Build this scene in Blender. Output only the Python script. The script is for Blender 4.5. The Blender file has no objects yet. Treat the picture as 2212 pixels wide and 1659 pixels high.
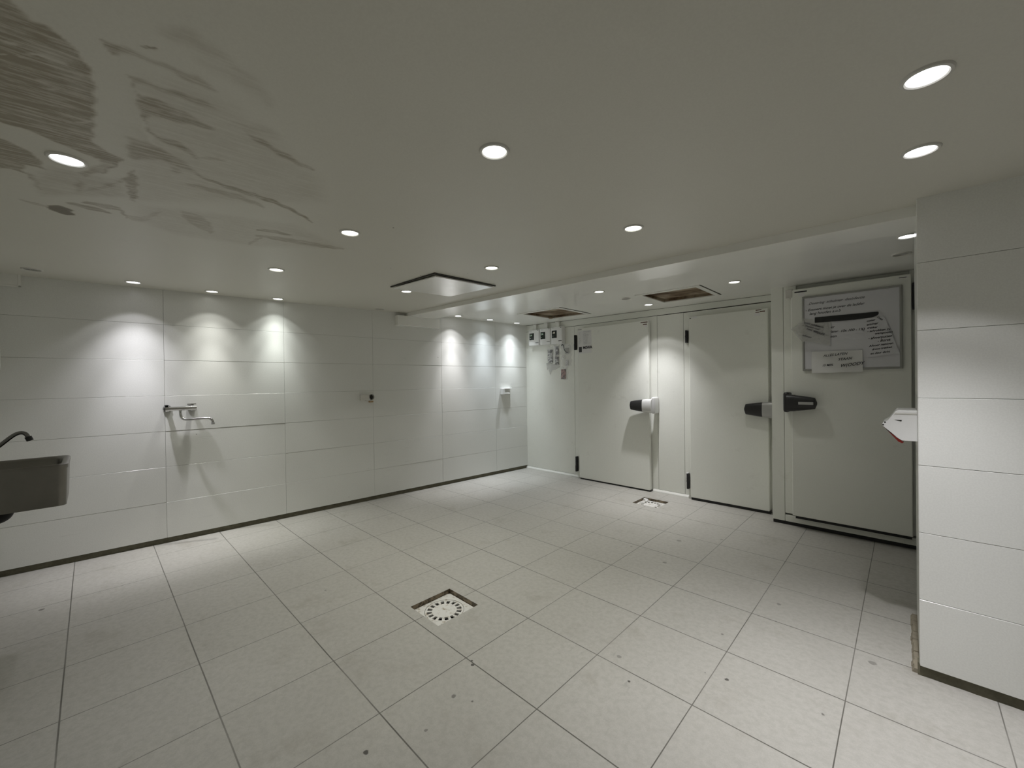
import bpy, bmesh, math, random
import numpy as np
from mathutils import Vector, Matrix

random.seed(7)
SC = bpy.context.scene
COL = SC.collection

# ------------------------------------------------------------------ camera, world, exposure
CAM_POS = Vector((1.5358, -1.6921, 1.3333))
PITCH, ROLL, YAW, FPX = -0.0055, -0.013, -0.7691, 878.44
cam_d = bpy.data.cameras.new('camera')
cam_d.sensor_fit = 'HORIZONTAL'
cam_d.sensor_width = 36.0
cam_d.lens = FPX / 2212.0 * 36.0
cam_d.clip_start = 0.02
cam = bpy.data.objects.new('camera', cam_d)
COL.objects.link(cam)
_f = Vector((math.sin(YAW) * math.cos(PITCH), math.cos(YAW) * math.cos(PITCH), math.sin(PITCH)))
_r0 = Vector((math.cos(YAW), -math.sin(YAW), 0.0))
_u0 = _r0.cross(_f)
_r = _r0 * math.cos(ROLL) + _u0 * math.sin(ROLL)
_u = -_r0 * math.sin(ROLL) + _u0 * math.cos(ROLL)
_m = Matrix.Identity(4)
for i in range(3):
    _m[i][0], _m[i][1], _m[i][2], _m[i][3] = _r[i], _u[i], -_f[i], CAM_POS[i]
cam.matrix_world = _m
SC.camera = cam

world = bpy.data.worlds.new('world')
world.use_nodes = True
world.node_tree.nodes['Background'].inputs[0].default_value = (0.0, 0.0, 0.0, 1)
world.node_tree.nodes['Background'].inputs[1].default_value = 0.0
SC.world = world
SC.view_settings.view_transform = 'Standard'
SC.view_settings.look = 'None'
SC.view_settings.gamma = 1.0
SC.view_settings.exposure = 0.0
SC.view_settings.use_curve_mapping = False
SC.cycles.max_bounces = 10
SC.cycles.diffuse_bounces = 7
SC.cycles.glossy_bounces = 4
SC.cycles.transparent_max_bounces = 12
SC.cycles.caustics_reflective = False
SC.cycles.caustics_refractive = False

# ------------------------------------------------------------------ materials
def srgb(r, g, b):
    def c(v):
        v /= 255.0
        return v / 12.92 if v <= 0.04045 else ((v + 0.055) / 1.055) ** 2.4
    return (c(r), c(g), c(b), 1.0)

class NT:
    """small wrapper to write node trees"""
    def __init__(self, name):
        self.m = bpy.data.materials.new(name)
        self.m.use_nodes = True
        self.t = self.m.node_tree
        self.b = self.t.nodes['Principled BSDF']
        self.out = self.t.nodes['Material Output']
    def n(self, typ, **kw):
        nd = self.t.nodes.new(typ)
        for k, v in kw.items():
            setattr(nd, k, v)
        return nd
    def link(self, a, b):
        self.t.links.new(a, b)
    def setv(self, sock, v):
        if isinstance(v, bpy.types.NodeSocket):
            self.link(v, sock)
        else:
            sock.default_value = v
    def math(self, op, a, b=None, c=None, clamp=False):
        nd = self.n('ShaderNodeMath', operation=op)
        nd.use_clamp = clamp
        self.setv(nd.inputs[0], a)
        if b is not None: self.setv(nd.inputs[1], b)
        if c is not None: self.setv(nd.inputs[2], c)
        return nd.outputs[0]
    def mix(self, fac, a, b, mode='MIX'):
        nd = self.n('ShaderNodeMix', data_type='RGBA', blend_type=mode)
        self.setv(nd.inputs[0], fac)
        self.setv(nd.inputs[6], a)
        self.setv(nd.inputs[7], b)
        return nd.outputs[2]
    def ramp(self, v, lo, hi, a=0.0, b=1.0, smooth=True):
        nd = self.n('ShaderNodeMapRange')
        nd.interpolation_type = 'SMOOTHSTEP' if smooth else 'LINEAR'
        self.setv(nd.inputs[0], v)
        nd.inputs[1].default_value = lo; nd.inputs[2].default_value = hi
        nd.inputs[3].default_value = a; nd.inputs[4].default_value = b
        return nd.outputs[0]
    def coord(self, kind='Object'):
        return self.n('ShaderNodeTexCoord').outputs[kind]
    def mapping(self, vec, scale=(1, 1, 1), rot=(0, 0, 0), loc=(0, 0, 0)):
        nd = self.n('ShaderNodeMapping')
        self.link(vec, nd.inputs[0])
        nd.inputs[1].default_value = loc
        nd.inputs[2].default_value = rot
        nd.inputs[3].default_value = scale
        return nd.outputs[0]
    def noise(self, vec, scale, detail=4, rough=0.55):
        nd = self.n('ShaderNodeTexNoise')
        self.link(vec, nd.inputs['Vector'])
        nd.inputs['Scale'].default_value = scale
        nd.inputs['Detail'].default_value = detail
        nd.inputs['Roughness'].default_value = rough
        return nd.outputs[0]
    def voro(self, vec, scale, feature='F1'):
        nd = self.n('ShaderNodeTexVoronoi', feature=feature)
        self.link(vec, nd.inputs['Vector'])
        nd.inputs['Scale'].default_value = scale
        return nd.outputs[0]
    def bump(self, h, strength=0.2, dist=0.002):
        nd = self.n('ShaderNodeBump')
        nd.inputs['Strength'].default_value = strength
        nd.inputs['Distance'].default_value = dist
        self.link(h, nd.inputs['Height'])
        self.link(nd.outputs[0], self.b.inputs['Normal'])

def mat(name, col, rough=0.5, metal=0.0, spec=0.5, var=0.06, scale=30.0, bump=0.0):
    k = NT(name)
    v = k.coord()
    f = k.noise(v, scale)
    dark = tuple(c * (1 - var) for c in col[:3]) + (1,)
    lite = tuple(min(1, c * (1 + var)) for c in col[:3]) + (1,)
    k.link(k.mix(f, dark, lite), k.b.inputs['Base Color'])
    k.b.inputs['Roughness'].default_value = rough
    k.b.inputs['Metallic'].default_value = metal
    k.b.inputs['Specular IOR Level'].default_value = spec
    if bump:
        k.bump(k.noise(v, scale * 3), bump, 0.001)
    return k.m

def mat_emit(name, col, strength):
    k = NT(name)
    k.b.inputs['Base Color'].default_value = (0.9, 0.9, 0.9, 1)
    k.b.inputs['Emission Color'].default_value = col
    k.b.inputs['Emission Strength'].default_value = strength
    return k.m

def mat_wall_panel():
    k = NT('white wall panel')
    v = k.coord()
    n1 = k.noise(v, 1.3, 3)
    n2 = k.noise(v, 160, 2)
    c = k.mix(n1, (0.74, 0.745, 0.715, 1), (0.82, 0.825, 0.80, 1))
    c = k.mix(k.ramp(n2, 0.35, 0.65, 0.0, 0.10), c, (0.45, 0.45, 0.42, 1))
    # scattered chips and stains
    vs = k.voro(k.mapping(v, (1, 1, 1), loc=(3.1, 0.4, 1.7)), 7.0)
    gate = k.ramp(k.noise(v, 3.1, 2), 0.58, 0.63)
    c = k.mix(k.math('MULTIPLY', k.ramp(vs, 0.040, 0.015), gate), c, (0.22, 0.22, 0.20, 1))
    # faint scuff strokes along the run of the wall
    sc_ = k.noise(k.mapping(v, (3.0, 3.0, 42.0)), 1.2, 4)
    g2 = k.ramp(k.noise(v, 1.7, 2), 0.56, 0.70)
    c = k.mix(k.math('MULTIPLY', k.ramp(sc_, 0.62, 0.74, 0, 0.30), g2), c, (0.36, 0.36, 0.33, 1))
    k.link(c, k.b.inputs['Base Color'])
    k.b.inputs['Roughness'].default_value = 0.24
    k.b.inputs['Specular IOR Level'].default_value = 0.4
    k.bump(k.noise(v, 220, 2), 0.08, 0.0006)
    return k.m

def mat_floor():
    k = NT('beige stone look floor tile')
    v = k.coord()
    sx = k.n('ShaderNodeSeparateXYZ')
    k.link(v, sx.inputs[0])
    T = 0.45
    wob = k.math('MULTIPLY', k.math('SUBTRACT', k.noise(v, 2.3, 3), 0.5), 0.003)
    def line(ax, off=0.0):
        u = k.math('ADD', k.math('DIVIDE', k.math('ADD', ax, wob), T), 40.5 + off)
        d = k.math('ABSOLUTE', k.math('SUBTRACT', k.math('FRACT', u), 0.5))
        return k.math('MULTIPLY', d, T)
    dx = line(sx.outputs[0]); dy = line(sx.outputs[1])
    # the joints across the room are the wider ones
    jx = k.ramp(dx, 0.0028, 0.0011)
    jy = k.ramp(dy, 0.0036, 0.0016)
    ids = k.n('ShaderNodeCombineXYZ')
    k.link(k.math('FLOOR', k.math('ADD', k.math('DIVIDE', sx.outputs[0], T), 40.0)), ids.inputs[0])
    k.link(k.math('FLOOR', k.math('ADD', k.math('DIVIDE', sx.outputs[1], T), 40.0)), ids.inputs[1])
    wn = k.n('ShaderNodeTexWhiteNoise', noise_dimensions='2D')
    k.link(ids.outputs[0], wn.inputs['Vector'])
    big = k.noise(v, 2.2, 5, 0.6)
    fine = k.noise(v, 38, 5, 0.65)
    grit = k.noise(v, 210, 2)
    c = k.mix(big, (0.415, 0.402, 0.37, 1), (0.50, 0.487, 0.455, 1))
    c = k.mix(k.ramp(fine, 0.35, 0.70, 0.0, 0.55), c, (0.35, 0.338, 0.308, 1))
    c = k.mix(k.math('MULTIPLY', wn.outputs[0], 0.10), c, (0.53, 0.508, 0.472, 1))
    c = k.mix(k.ramp(grit, 0.36, 0.64, 0.0, 0.16), c, (0.30, 0.29, 0.26, 1))
    # greenish brown dirt patches
    dp = k.noise(k.mapping(v, loc=(5.3, 2.1, 0)), 3.4, 5, 0.7)
    c = k.mix(k.ramp(dp, 0.54, 0.74, 0.0, 0.36), c, (0.27, 0.245, 0.20, 1))
    # dark scuffs running toward the door side
    sca = k.noise(k.mapping(v, (26, 6, 1), rot=(0, 0, -0.72)), 1.0, 4, 0.6)
    gate = k.n('ShaderNodeVectorMath', operation='DISTANCE')
    k.link(v, gate.inputs[0]); gate.inputs[1].default_value = (0.50, -0.15, 0)
    c = k.mix(k.math('MULTIPLY', k.ramp(sca, 0.60, 0.78, 0, 0.55), k.ramp(gate.outputs['Value'], 0.55, 0.10)), c, (0.22, 0.215, 0.20, 1))
    # individual stains and drops: x, y, radius, strength
    spots = [(0.126, -1.019, .010, 1), (0.148, -0.640, .011, .7), (0.649, -0.055, .006, 1), (0.959, 0.249, .009, .95),
             (0.874, 0.229, .004, .8), (0.534, 0.061, .012, .5), (0.205, -0.819, .007, .6), (-1.169, -0.658, .008, .5),
             (-2.204, -1.919, .014, .8), (1.294, 0.305, .007, .7), (0.182, 1.671, .020, .5), (0.266, 1.199, .016, .5),
             (0.990, 1.111, .012, .5), (1.418, 0.824, .016, .5), 
             (0.227, -0.604, .005, .8), (0.84, 0.581, .007, .6),
             (1.02, 0.90, .006, .5), (-0.05, 1.30, .010, .5), (1.20, -0.20, .004, .8),
             (0.43, 1.93, .012, .5), (0.06, -0.46, .009, 1), (0.035, -0.445, .007, 1)]
    nz = k.math('MULTIPLY', k.math('SUBTRACT', k.noise(v, 60, 3), 0.5), 0.014)
    tot = None
    for x, y, r, s in spots:
        d = k.n('ShaderNodeVectorMath', operation='DISTANCE')
        k.link(v, d.inputs[0]); d.inputs[1].default_value = (x, y, 0)
        mk = k.ramp(k.math('ADD', d.outputs['Value'], nz), r * 1.15, r * 0.7, 0.0, s)
        tot = mk if tot is None else k.math('MAXIMUM', tot, mk)
    c = k.mix(k.math('MULTIPLY', tot, 0.9), c, (0.05, 0.046, 0.040, 1))
    joint = k.math('MAXIMUM', jx, jy)
    jstr = k.ramp(k.noise(v, 1.1, 3), 0.30, 0.62, 0.55, 0.95)
    c = k.mix(k.math('MULTIPLY', joint, jstr), c, (0.085, 0.080, 0.068, 1))
    k.link(c, k.b.inputs['Base Color'])
    k.link(k.math('ADD', k.math('MULTIPLY', fine, 0.16), 0.36), k.b.inputs['Roughness'])
    k.b.inputs['Specular IOR Level'].default_value = 0.4
    h = k.math('SUBTRACT', k.math('MULTIPLY', fine, 0.25), joint)
    k.bump(h, 0.25, 0.0012)
    return k.m

def mat_ceiling():
    k = NT('grey white ceiling paint with smeared stains')
    v = k.coord()
    at = k.n('ShaderNodeAttribute', attribute_name='stain')
    n1 = k.noise(v, 1.0, 3)
    c = k.mix(n1, (0.63, 0.618, 0.555, 1), (0.69, 0.677, 0.612, 1))
    c = k.mix(k.ramp(k.noise(v, 150, 2), 0.35, 0.65, 0, 0.08), c, (0.43, 0.42, 0.37, 1))
    # brushed streaks inside the stained area, stretched along the wiping direction
    st = k.noise(k.mapping(k.mapping(v, rot=(0, 0, -1.48)), (7, 70, 1)), 1.3, 7, 0.7)
    blot = k.noise(v, 9, 5, 0.65)
    s = k.math('MULTIPLY', at.outputs['Fac'], k.ramp(st, 0.34, 0.60, 0.40, 1.22))
    s = k.math('MULTIPLY', s, k.ramp(blot, 0.30, 0.62, 0.68, 1.12), clamp=True)
    dirt = k.mix(blot, (0.28, 0.248, 0.19, 1), (0.36, 0.322, 0.25, 1))
    c = k.mix(s, c, dirt)
    c = k.mix(k.math('SUBTRACT', at.outputs['Fac'], 1.0, clamp=True), c, (0.06, 0.055, 0.045, 1))
    # fly specks
    vs = k.voro(v, 5.5)
    gate = k.ramp(k.noise(v, 1.7, 2), 0.50, 0.56)
    c = k.mix(k.math('MULTIPLY', k.ramp(vs, 0.030, 0.018), gate), c, (0.05, 0.045, 0.04, 1))
    k.link(c, k.b.inputs['Base Color'])
    k.b.inputs['Roughness'].default_value = 0.45
    k.b.inputs['Specular IOR Level'].default_value = 0.25
    k.bump(k.noise(v, 120, 3), 0.05, 0.0008)
    return k.m

def mat_cold_panel(name='pale grey green coated steel panel', col=(0.82, 0.83, 0.775, 1), rough=0.36):
    k = NT(name)
    v = k.coord()
    c = k.mix(k.noise(v, 1.1, 3), tuple(x * 0.95 for x in col[:3]) + (1,), tuple(x * 1.05 for x in col[:3]) + (1,))
    c = k.mix(k.ramp(k.noise(v, 170, 2), 0.35, 0.65, 0, 0.07), c, (0.48, 0.48, 0.44, 1))
    sx = k.n('ShaderNodeSeparateXYZ'); k.link(k.coord('Generated'), sx.inputs[0])
    g = k.ramp(k.noise(v, 6, 4, 0.7), 0.60, 0.75, 0, 0.18)
    c = k.mix(g, c, (0.50, 0.49, 0.43, 1))
    k.link(c, k.b.inputs['Base Color'])
    k.b.inputs['Roughness'].default_value = rough
    k.b.inputs['Specular IOR Level'].default_value = 0.35
    return k.m

def mat_rust():
    k = NT('rusty brown board')
    v = k.coord()
    n = k.noise(k.mapping(v, (1, 2.2, 1)), 7, 7, 0.7)
    c = k.mix(k.ramp(n, 0.38, 0.62), (0.075, 0.042, 0.018, 1), (0.21, 0.145, 0.082, 1))
    c = k.mix(k.ramp(k.noise(v, 3.0, 4), 0.44, 0.62), c, (0.36, 0.30, 0.22, 1))
    k.link(c, k.b.inputs['Base Color'])
    k.b.inputs['Roughness'].default_value = 0.85
    k.bump(n, 0.5, 0.004)
    return k.m

def mat_mortar():
    k = NT('dirty greenish mortar')
    v = k.coord()
    n = k.noise(v, 26, 6, 0.7)
    c = k.mix(n, (0.055, 0.052, 0.034, 1), (0.20, 0.185, 0.13, 1))
    k.link(c, k.b.inputs['Base Color'])
    k.b.inputs['Roughness'].default_value = 0.9
    k.bump(n, 0.6, 0.004)
    return k.m

def mat_clear(name, alpha, col=(0.9, 0.9, 0.9, 1), rough=0.12):
    k = NT(name)
    v = k.coord()
    k.b.inputs['Base Color'].default_value = col
    k.b.inputs['Roughness'].default_value = rough
    k.b.inputs['Alpha'].default_value = alpha
    k.bump(k.noise(v, 45, 3, 0.6), 0.7, 0.01)
    return k.m

def mat_print(name, a, b, scale, lo=0.45, hi=0.55):
    k = NT(name)
    v = k.coord()
    n = k.noise(v, scale, 5, 0.7)
    k.link(k.mix(k.ramp(n, lo, hi), a, b), k.b.inputs['Base Color'])
    k.b.inputs['Roughness'].default_value = 0.5
    return k.m

M = dict(
    wall=mat_wall_panel(), floor=mat_floor(), ceil=mat_ceiling(), cold=mat_cold_panel(), rust=mat_rust(), mortar=mat_mortar(),
    soffit=mat('smooth white ceiling sheet', (0.85, 0.85, 0.815, 1), 0.17, spec=0.5, var=0.05, scale=2.0),
    lid=mat('glossy white panel', (0.85, 0.85, 0.82, 1), 0.13, spec=0.75, var=0.03, scale=2.0),
    grout=mat('grey grout', (0.42, 0.42, 0.39, 1), 0.8),
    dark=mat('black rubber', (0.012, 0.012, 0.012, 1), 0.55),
    black=mat('black plastic', (0.018, 0.018, 0.018, 1), 0.38, scale=80, var=0.25),
    gap=mat('dark seam', (0.05, 0.048, 0.042, 1), 0.8),
    seal=mat('brown grey door seal', (0.16, 0.15, 0.13, 1), 0.7),
    white=mat('white plastic', (0.78, 0.78, 0.77, 1), 0.30, var=0.03),
    offwhite=mat('yellowed white plastic', (0.62, 0.61, 0.57, 1), 0.35, var=0.04),
    trimw=mat('white painted trim', (0.76, 0.76, 0.72, 1), 0.5, var=0.05),
    alu=mat('anodised aluminium', (0.52, 0.52, 0.52, 1), 0.32, metal=0.9, var=0.05, scale=60),
    steel=mat('brushed stainless steel', (0.23, 0.22, 0.20, 1), 0.30, metal=1.0, var=0.12, scale=14),  # darker than real steel: the basin's dark reflections are put into the colour
    chrome=mat('chrome', (0.62, 0.62, 0.62, 1), 0.12, metal=1.0, var=0.02),
    chrome_dark_refl=mat('chrome with dark reflections in colour', (0.20, 0.195, 0.19, 1), 0.16, metal=1.0, var=0.05),  # chrome whose base colour holds the dark surroundings it would mirror
    silver=mat('silver grey plastic', (0.42, 0.42, 0.41, 1), 0.33, metal=0.35, var=0.05),
    silverlite=mat('pale silver plastic', (0.66, 0.66, 0.65, 1), 0.26, metal=0.25, var=0.04),
    paper=mat('white paper', (0.74, 0.74, 0.73, 1), 0.7, var=0.03),
    ink=mat('black ink', (0.02, 0.02, 0.025, 1), 0.6),
    inkgrey=mat('worn grey ink', (0.13, 0.13, 0.14, 1), 0.6),
    board=mat('white enamel board', (0.66, 0.66, 0.69, 1), 0.12, var=0.03, scale=3),
    frame=mat('grey board frame', (0.33, 0.33, 0.31, 1), 0.4, metal=0.3),
    screen=mat('dark green display', (0.010, 0.016, 0.012, 1), 0.18, var=0.1),
    led=mat_emit('green led digits', (0.16, 0.9, 0.30, 1), 0.12),
    ledamber=mat_emit('amber led digits', (0.75, 0.55, 0.15, 1), 0.09),
    brown=mat('brown label', (0.10, 0.04, 0.025, 1), 0.5),
    red=mat('dark red trim', (0.18, 0.012, 0.008, 1), 0.35),
    plate=mat_print('white plastic drain with brown dirt', (0.70, 0.69, 0.66, 1), (0.33, 0.27, 0.19, 1), 34, 0.50, 0.72),
    pitdark=mat('dark drain hole', (0.012, 0.012, 0.011, 1), 0.7),
    pit=mat_print('brown cut tile edge', (0.085, 0.065, 0.038, 1), (0.24, 0.19, 0.125, 1), 22),
    film=mat_clear('clear plastic film', 0.15),
    filmpaper=mat_clear('crumpled translucent sheet', 0.42, (0.72, 0.72, 0.70, 1), 0.3),
    printbw=mat_print('black and white printed matter', (0.03, 0.03, 0.035, 1), (0.60, 0.60, 0.60, 1), 40),
    printred=mat_print('brownish red photo print', (0.06, 0.035, 0.03, 1), (0.36, 0.20, 0.18, 1), 28),
    printgrey=mat_print('grey printed text', (0.42, 0.42, 0.43, 1), (0.74, 0.74, 0.73, 1), 90),
)

# ------------------------------------------------------------------ mesh helpers
class MB:
    def __init__(self):
        self.bm = bmesh.new()
    def box(self, x0, x1, y0, y1, z0, z1, b=0.0, seg=2):
        r = bmesh.ops.create_cube(self.bm, size=1.0)
        vs = r['verts']
        for v in vs:
            v.co = Vector((x0 + (v.co.x + .5) * (x1 - x0), y0 + (v.co.y + .5) * (y1 - y0), z0 + (v.co.z + .5) * (z1 - z0)))
        if b > 0:
            es = list({e for v in vs for e in v.link_edges})
            bmesh.ops.bevel(self.bm, geom=es, offset=b, segments=seg, affect='EDGES', profile=0.5)
        return self
    def hexa(self, pts, b=0.0):
        """eight corners: four bottom (ccw) then four top"""
        vs = [self.bm.verts.new(p) for p in pts]
        fs = [(3, 2, 1, 0), (4, 5, 6, 7), (0, 1, 5, 4), (1, 2, 6, 5), (2, 3, 7, 6), (3, 0, 4, 7)]
        for f in fs:
            self.bm.faces.new([vs[i] for i in f])
        if b > 0:
            es = list({e for v in vs for e in v.link_edges})
            bmesh.ops.bevel(self.bm, geom=es, offset=b, segments=2, affect='EDGES', profile=0.5)
        return self
    def prism(self, pts, vec, b=0.0):
        """planar polygon extruded along vec"""
        vec = Vector(vec)
        a = [self.bm.verts.new(Vector(p)) for p in pts]
        c = [self.bm.verts.new(Vector(p) + vec) for p in pts]
        n = len(pts)
        self.bm.faces.new(a[::-1]); self.bm.faces.new(c)
        for i in range(n):
            self.bm.faces.new([a[i], a[(i + 1) % n], c[(i + 1) % n], c[i]])
        if b > 0:
            es = list({e for v in a + c for e in v.link_edges})
            bmesh.ops.bevel(self.bm, geom=es, offset=b, segments=2, affect='EDGES', profile=0.5)
        return self
    def poly(self, pts):
        self.bm.faces.new([self.bm.verts.new(Vector(p)) for p in pts])
        return self
    def cyl(self, p0, p1, r0, r1=None, seg=24, cap=True):
        p0, p1 = Vector(p0), Vector(p1)
        r1 = r0 if r1 is None else r1
        ax = (p1 - p0).normalized()
        s = ax.orthogonal().normalized(); t = ax.cross(s)
        A, B = [], []
        for i in range(seg):
            a = 2 * math.pi * i / seg
            d = s * math.cos(a) + t * math.sin(a)
            A.append(self.bm.verts.new(p0 + d * r0)); B.append(self.bm.verts.new(p1 + d * r1))
        for i in range(seg):
            j = (i + 1) % seg
            self.bm.faces.new([A[i], A[j], B[j], B[i]])
        if cap:
            self.bm.faces.new(A[::-1]); self.bm.faces.new(B)
        return self
    def tube(self, path, r, seg=14, sub=6):
        P = [Vector(p) for p in path]
        # Catmull-Rom resample
        Q = []
        n = len(P)
        for i in range(n - 1):
            p0 = P[max(i - 1, 0)]; p1 = P[i]; p2 = P[i + 1]; p3 = P[min(i + 2, n - 1)]
            for k in range(sub):
                t = k / sub
                Q.append(0.5 * ((2 * p1) + (p2 - p0) * t + (2 * p0 - 5 * p1 + 4 * p2 - p3) * t * t + (3 * p1 - p0 - 3 * p2 + p3) * t ** 3))
        Q.append(P[-1])
        rr = r if callable(r) else (lambda u: r)
        rings = []
        s = None
        for i, q in enumerate(Q):
            tan = (Q[min(i + 1, len(Q) - 1)] - Q[max(i - 1, 0)]).normalized()
            s = tan.orthogonal().normalized() if s is None else (s - tan * s.dot(tan)).normalized()
            t = tan.cross(s)
            rad = rr(i / (len(Q) - 1))
            rings.append([self.bm.verts.new(q + (s * math.cos(2 * math.pi * k / seg) + t * math.sin(2 * math.pi * k / seg)) * rad) for k in range(seg)])
        for a, b in zip(rings, rings[1:]):
            for k in range(seg):
                j = (k + 1) % seg
                self.bm.faces.new([a[k], a[j], b[j], b[k]])
        self.bm.faces.new(rings[0][::-1]); self.bm.faces.new(rings[-1])
        return self
    def lathe(self, prof, c=(0, 0, 0), seg=40, axis='z'):
        """profile of (radius, height) turned about the vertical through c; open ends stay open when radius > 0"""
        c = Vector(c)
        rings = []
        for r, h in prof:
            if r < 1e-6:
                rings.append([self.bm.verts.new(c + Vector((0, 0, h)))])
            else:
                rings.append([self.bm.verts.new(c + Vector((r * math.cos(2 * math.pi * k / seg), r * math.sin(2 * math.pi * k / seg), h))) for k in range(seg)])
        for a, b in zip(rings, rings[1:]):
            for k in range(seg):
                j = (k + 1) % seg
                if len(a) == 1 and len(b) == 1: continue
                if len(a) == 1: self.bm.faces.new([a[0], b[j], b[k]])
                elif len(b) == 1: self.bm.faces.new([a[k], a[j], b[0]])
                else: self.bm.faces.new([a[k], a[j], b[j], b[k]])
        return self
    def sections(self, secs, cap=True):
        """loft through closed loops of the same point count"""
        R = [[self.bm.verts.new(Vector(p)) for p in s] for s in secs]
        n = len(R[0])
        for a, b in zip(R, R[1:]):
            for k in range(n):
                j = (k + 1) % n
                self.bm.faces.new([a[k], a[j], b[j], b[k]])
        if cap:
            self.bm.faces.new(R[0][::-1]); self.bm.faces.new(R[-1])
        return self
    def add_mesh(self, me, mx):
        n0 = len(self.bm.verts)
        self.bm.from_mesh(me)
        self.bm.verts.ensure_lookup_table()
        for v in self.bm.verts[n0:]:
            v.co = mx @ v.co
        return self
    def build(self, name, m, parent=None, smooth=False, loc=None, rotz=0.0):
        bmesh.ops.recalc_face_normals(self.bm, faces=self.bm.faces[:])
        me = bpy.data.meshes.new(name)
        if loc is not None and parent is None and rotz == 0.0:
            bmesh.ops.translate(self.bm, verts=self.bm.verts[:], vec=-Vector(loc))
        self.bm.to_mesh(me); self.bm.free()
        ml = m if isinstance(m, (list, tuple)) else [m]
        for q in ml: me.materials.append(q)
        if smooth:
            for p in me.polygons: p.use_smooth = True
            try: me.set_sharp_from_angle(angle=math.radians(40))
            except Exception: pass
        o = bpy.data.objects.new(name, me)
        COL.objects.link(o)
        if loc is not None: o.location = loc
        if rotz: o.rotation_euler.z = rotz
        if parent is not None: o.parent = parent
        return o

def tag(o, label=None, cat=None, group=None, kind=None):
    if label: o['label'] = label
    if cat: o['category'] = cat
    if group: o['group'] = group
    if kind: o['kind'] = kind
    return o

def thing(name, label, cat, loc=(0, 0, 0), rotz=0.0, group=None, kind=None):
    o = bpy.data.objects.new(name, None)
    COL.objects.link(o)
    o.empty_display_size = 0.05
    o.location = loc; o.rotation_euler.z = rotz
    return tag(o, label, cat, group, kind)

def text_mesh(mb, body, size, mx, shear=0.25, bold=0.0):
    cu = bpy.data.curves.new('lettering', 'FONT')
    cu.body = body; cu.size = size; cu.shear = shear; cu.offset = bold
    cu.resolution_u = 3
    o = bpy.data.objects.new('lettering', cu)
    me = bpy.data.meshes.new_from_object(o)
    mb.add_mesh(me, mx)
    bpy.data.objects.remove(o); bpy.data.curves.remove(cu); bpy.data.meshes.remove(me)

# frame for writing on a wall facing the camera side (-y): text x -> +x, text y -> +z
def facing(x, y, z, rot=0.0):
    R = Matrix(((1, 0, 0), (0, 0, -1), (0, 1, 0))).to_4x4()
    return Matrix.Translation((x, y, z)) @ R @ Matrix.Rotation(rot, 4, 'Z')

# ------------------------------------------------------------------ ceilings heights (the room is not level)
def z_main(x, y): return 2.128 - 0.013 * x + 0.0122 * y
def z_beam(x): return 2.0954 - 0.0149 * x
def z_back(x): return 2.167 - 0.010 * x
BEAM_Y0, BEAM_Y1 = 0.95, 1.29

# left wall frame: P0 + s * along, + n * normal; the wall runs 4.2 degrees off the tile grid
A_W = math.radians(4.2)
W0 = Vector((-2.889, 0.0, 0.0))
W_ALONG = Vector((math.sin(A_W), math.cos(A_W), 0))
W_NORM = Vector((math.cos(A_W), -math.sin(A_W), 0))
def lw(y, z, n=0.0):
    """point on the left wall at world y, height z, n metres off the surface"""
    s = y / math.cos(A_W)
    return W0 + W_ALONG * s + W_NORM * n + Vector((0, 0, z))

# ================================================================== SETTING
# ------------------------------------------------------------------ floor with two drain pits
PITS = [(-0.592, -0.312, -0.389, -0.100), (-0.610, -0.325, 2.385, 2.665)]
def build_floor():
    mb = MB()
    xs = sorted({-3.25, 3.4} | {p[0] for p in PITS} | {p[1] for p in PITS})
    ys = sorted({-2.25, 3.05} | {p[2] for p in PITS} | {p[3] for p in PITS})
    for i in range(len(xs) - 1):
        for j in range(len(ys) - 1):
            cx, cy = (xs[i] + xs[i + 1]) / 2, (ys[j] + ys[j + 1]) / 2
            if any(p[0] < cx < p[1] and p[2] < cy < p[3] for p in PITS):
                continue
            mb.poly([(xs[i], ys[j], 0), (xs[i + 1], ys[j], 0), (xs[i + 1], ys[j + 1], 0), (xs[i], ys[j + 1], 0)])
    bmesh.ops.remove_doubles(mb.bm, verts=mb.bm.verts[:], dist=1e-5)
    return tag(mb.build('floor', M['floor']), 'pale grey beige tiled floor with dark joints', 'floor', kind='structure')
build_floor()

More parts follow.
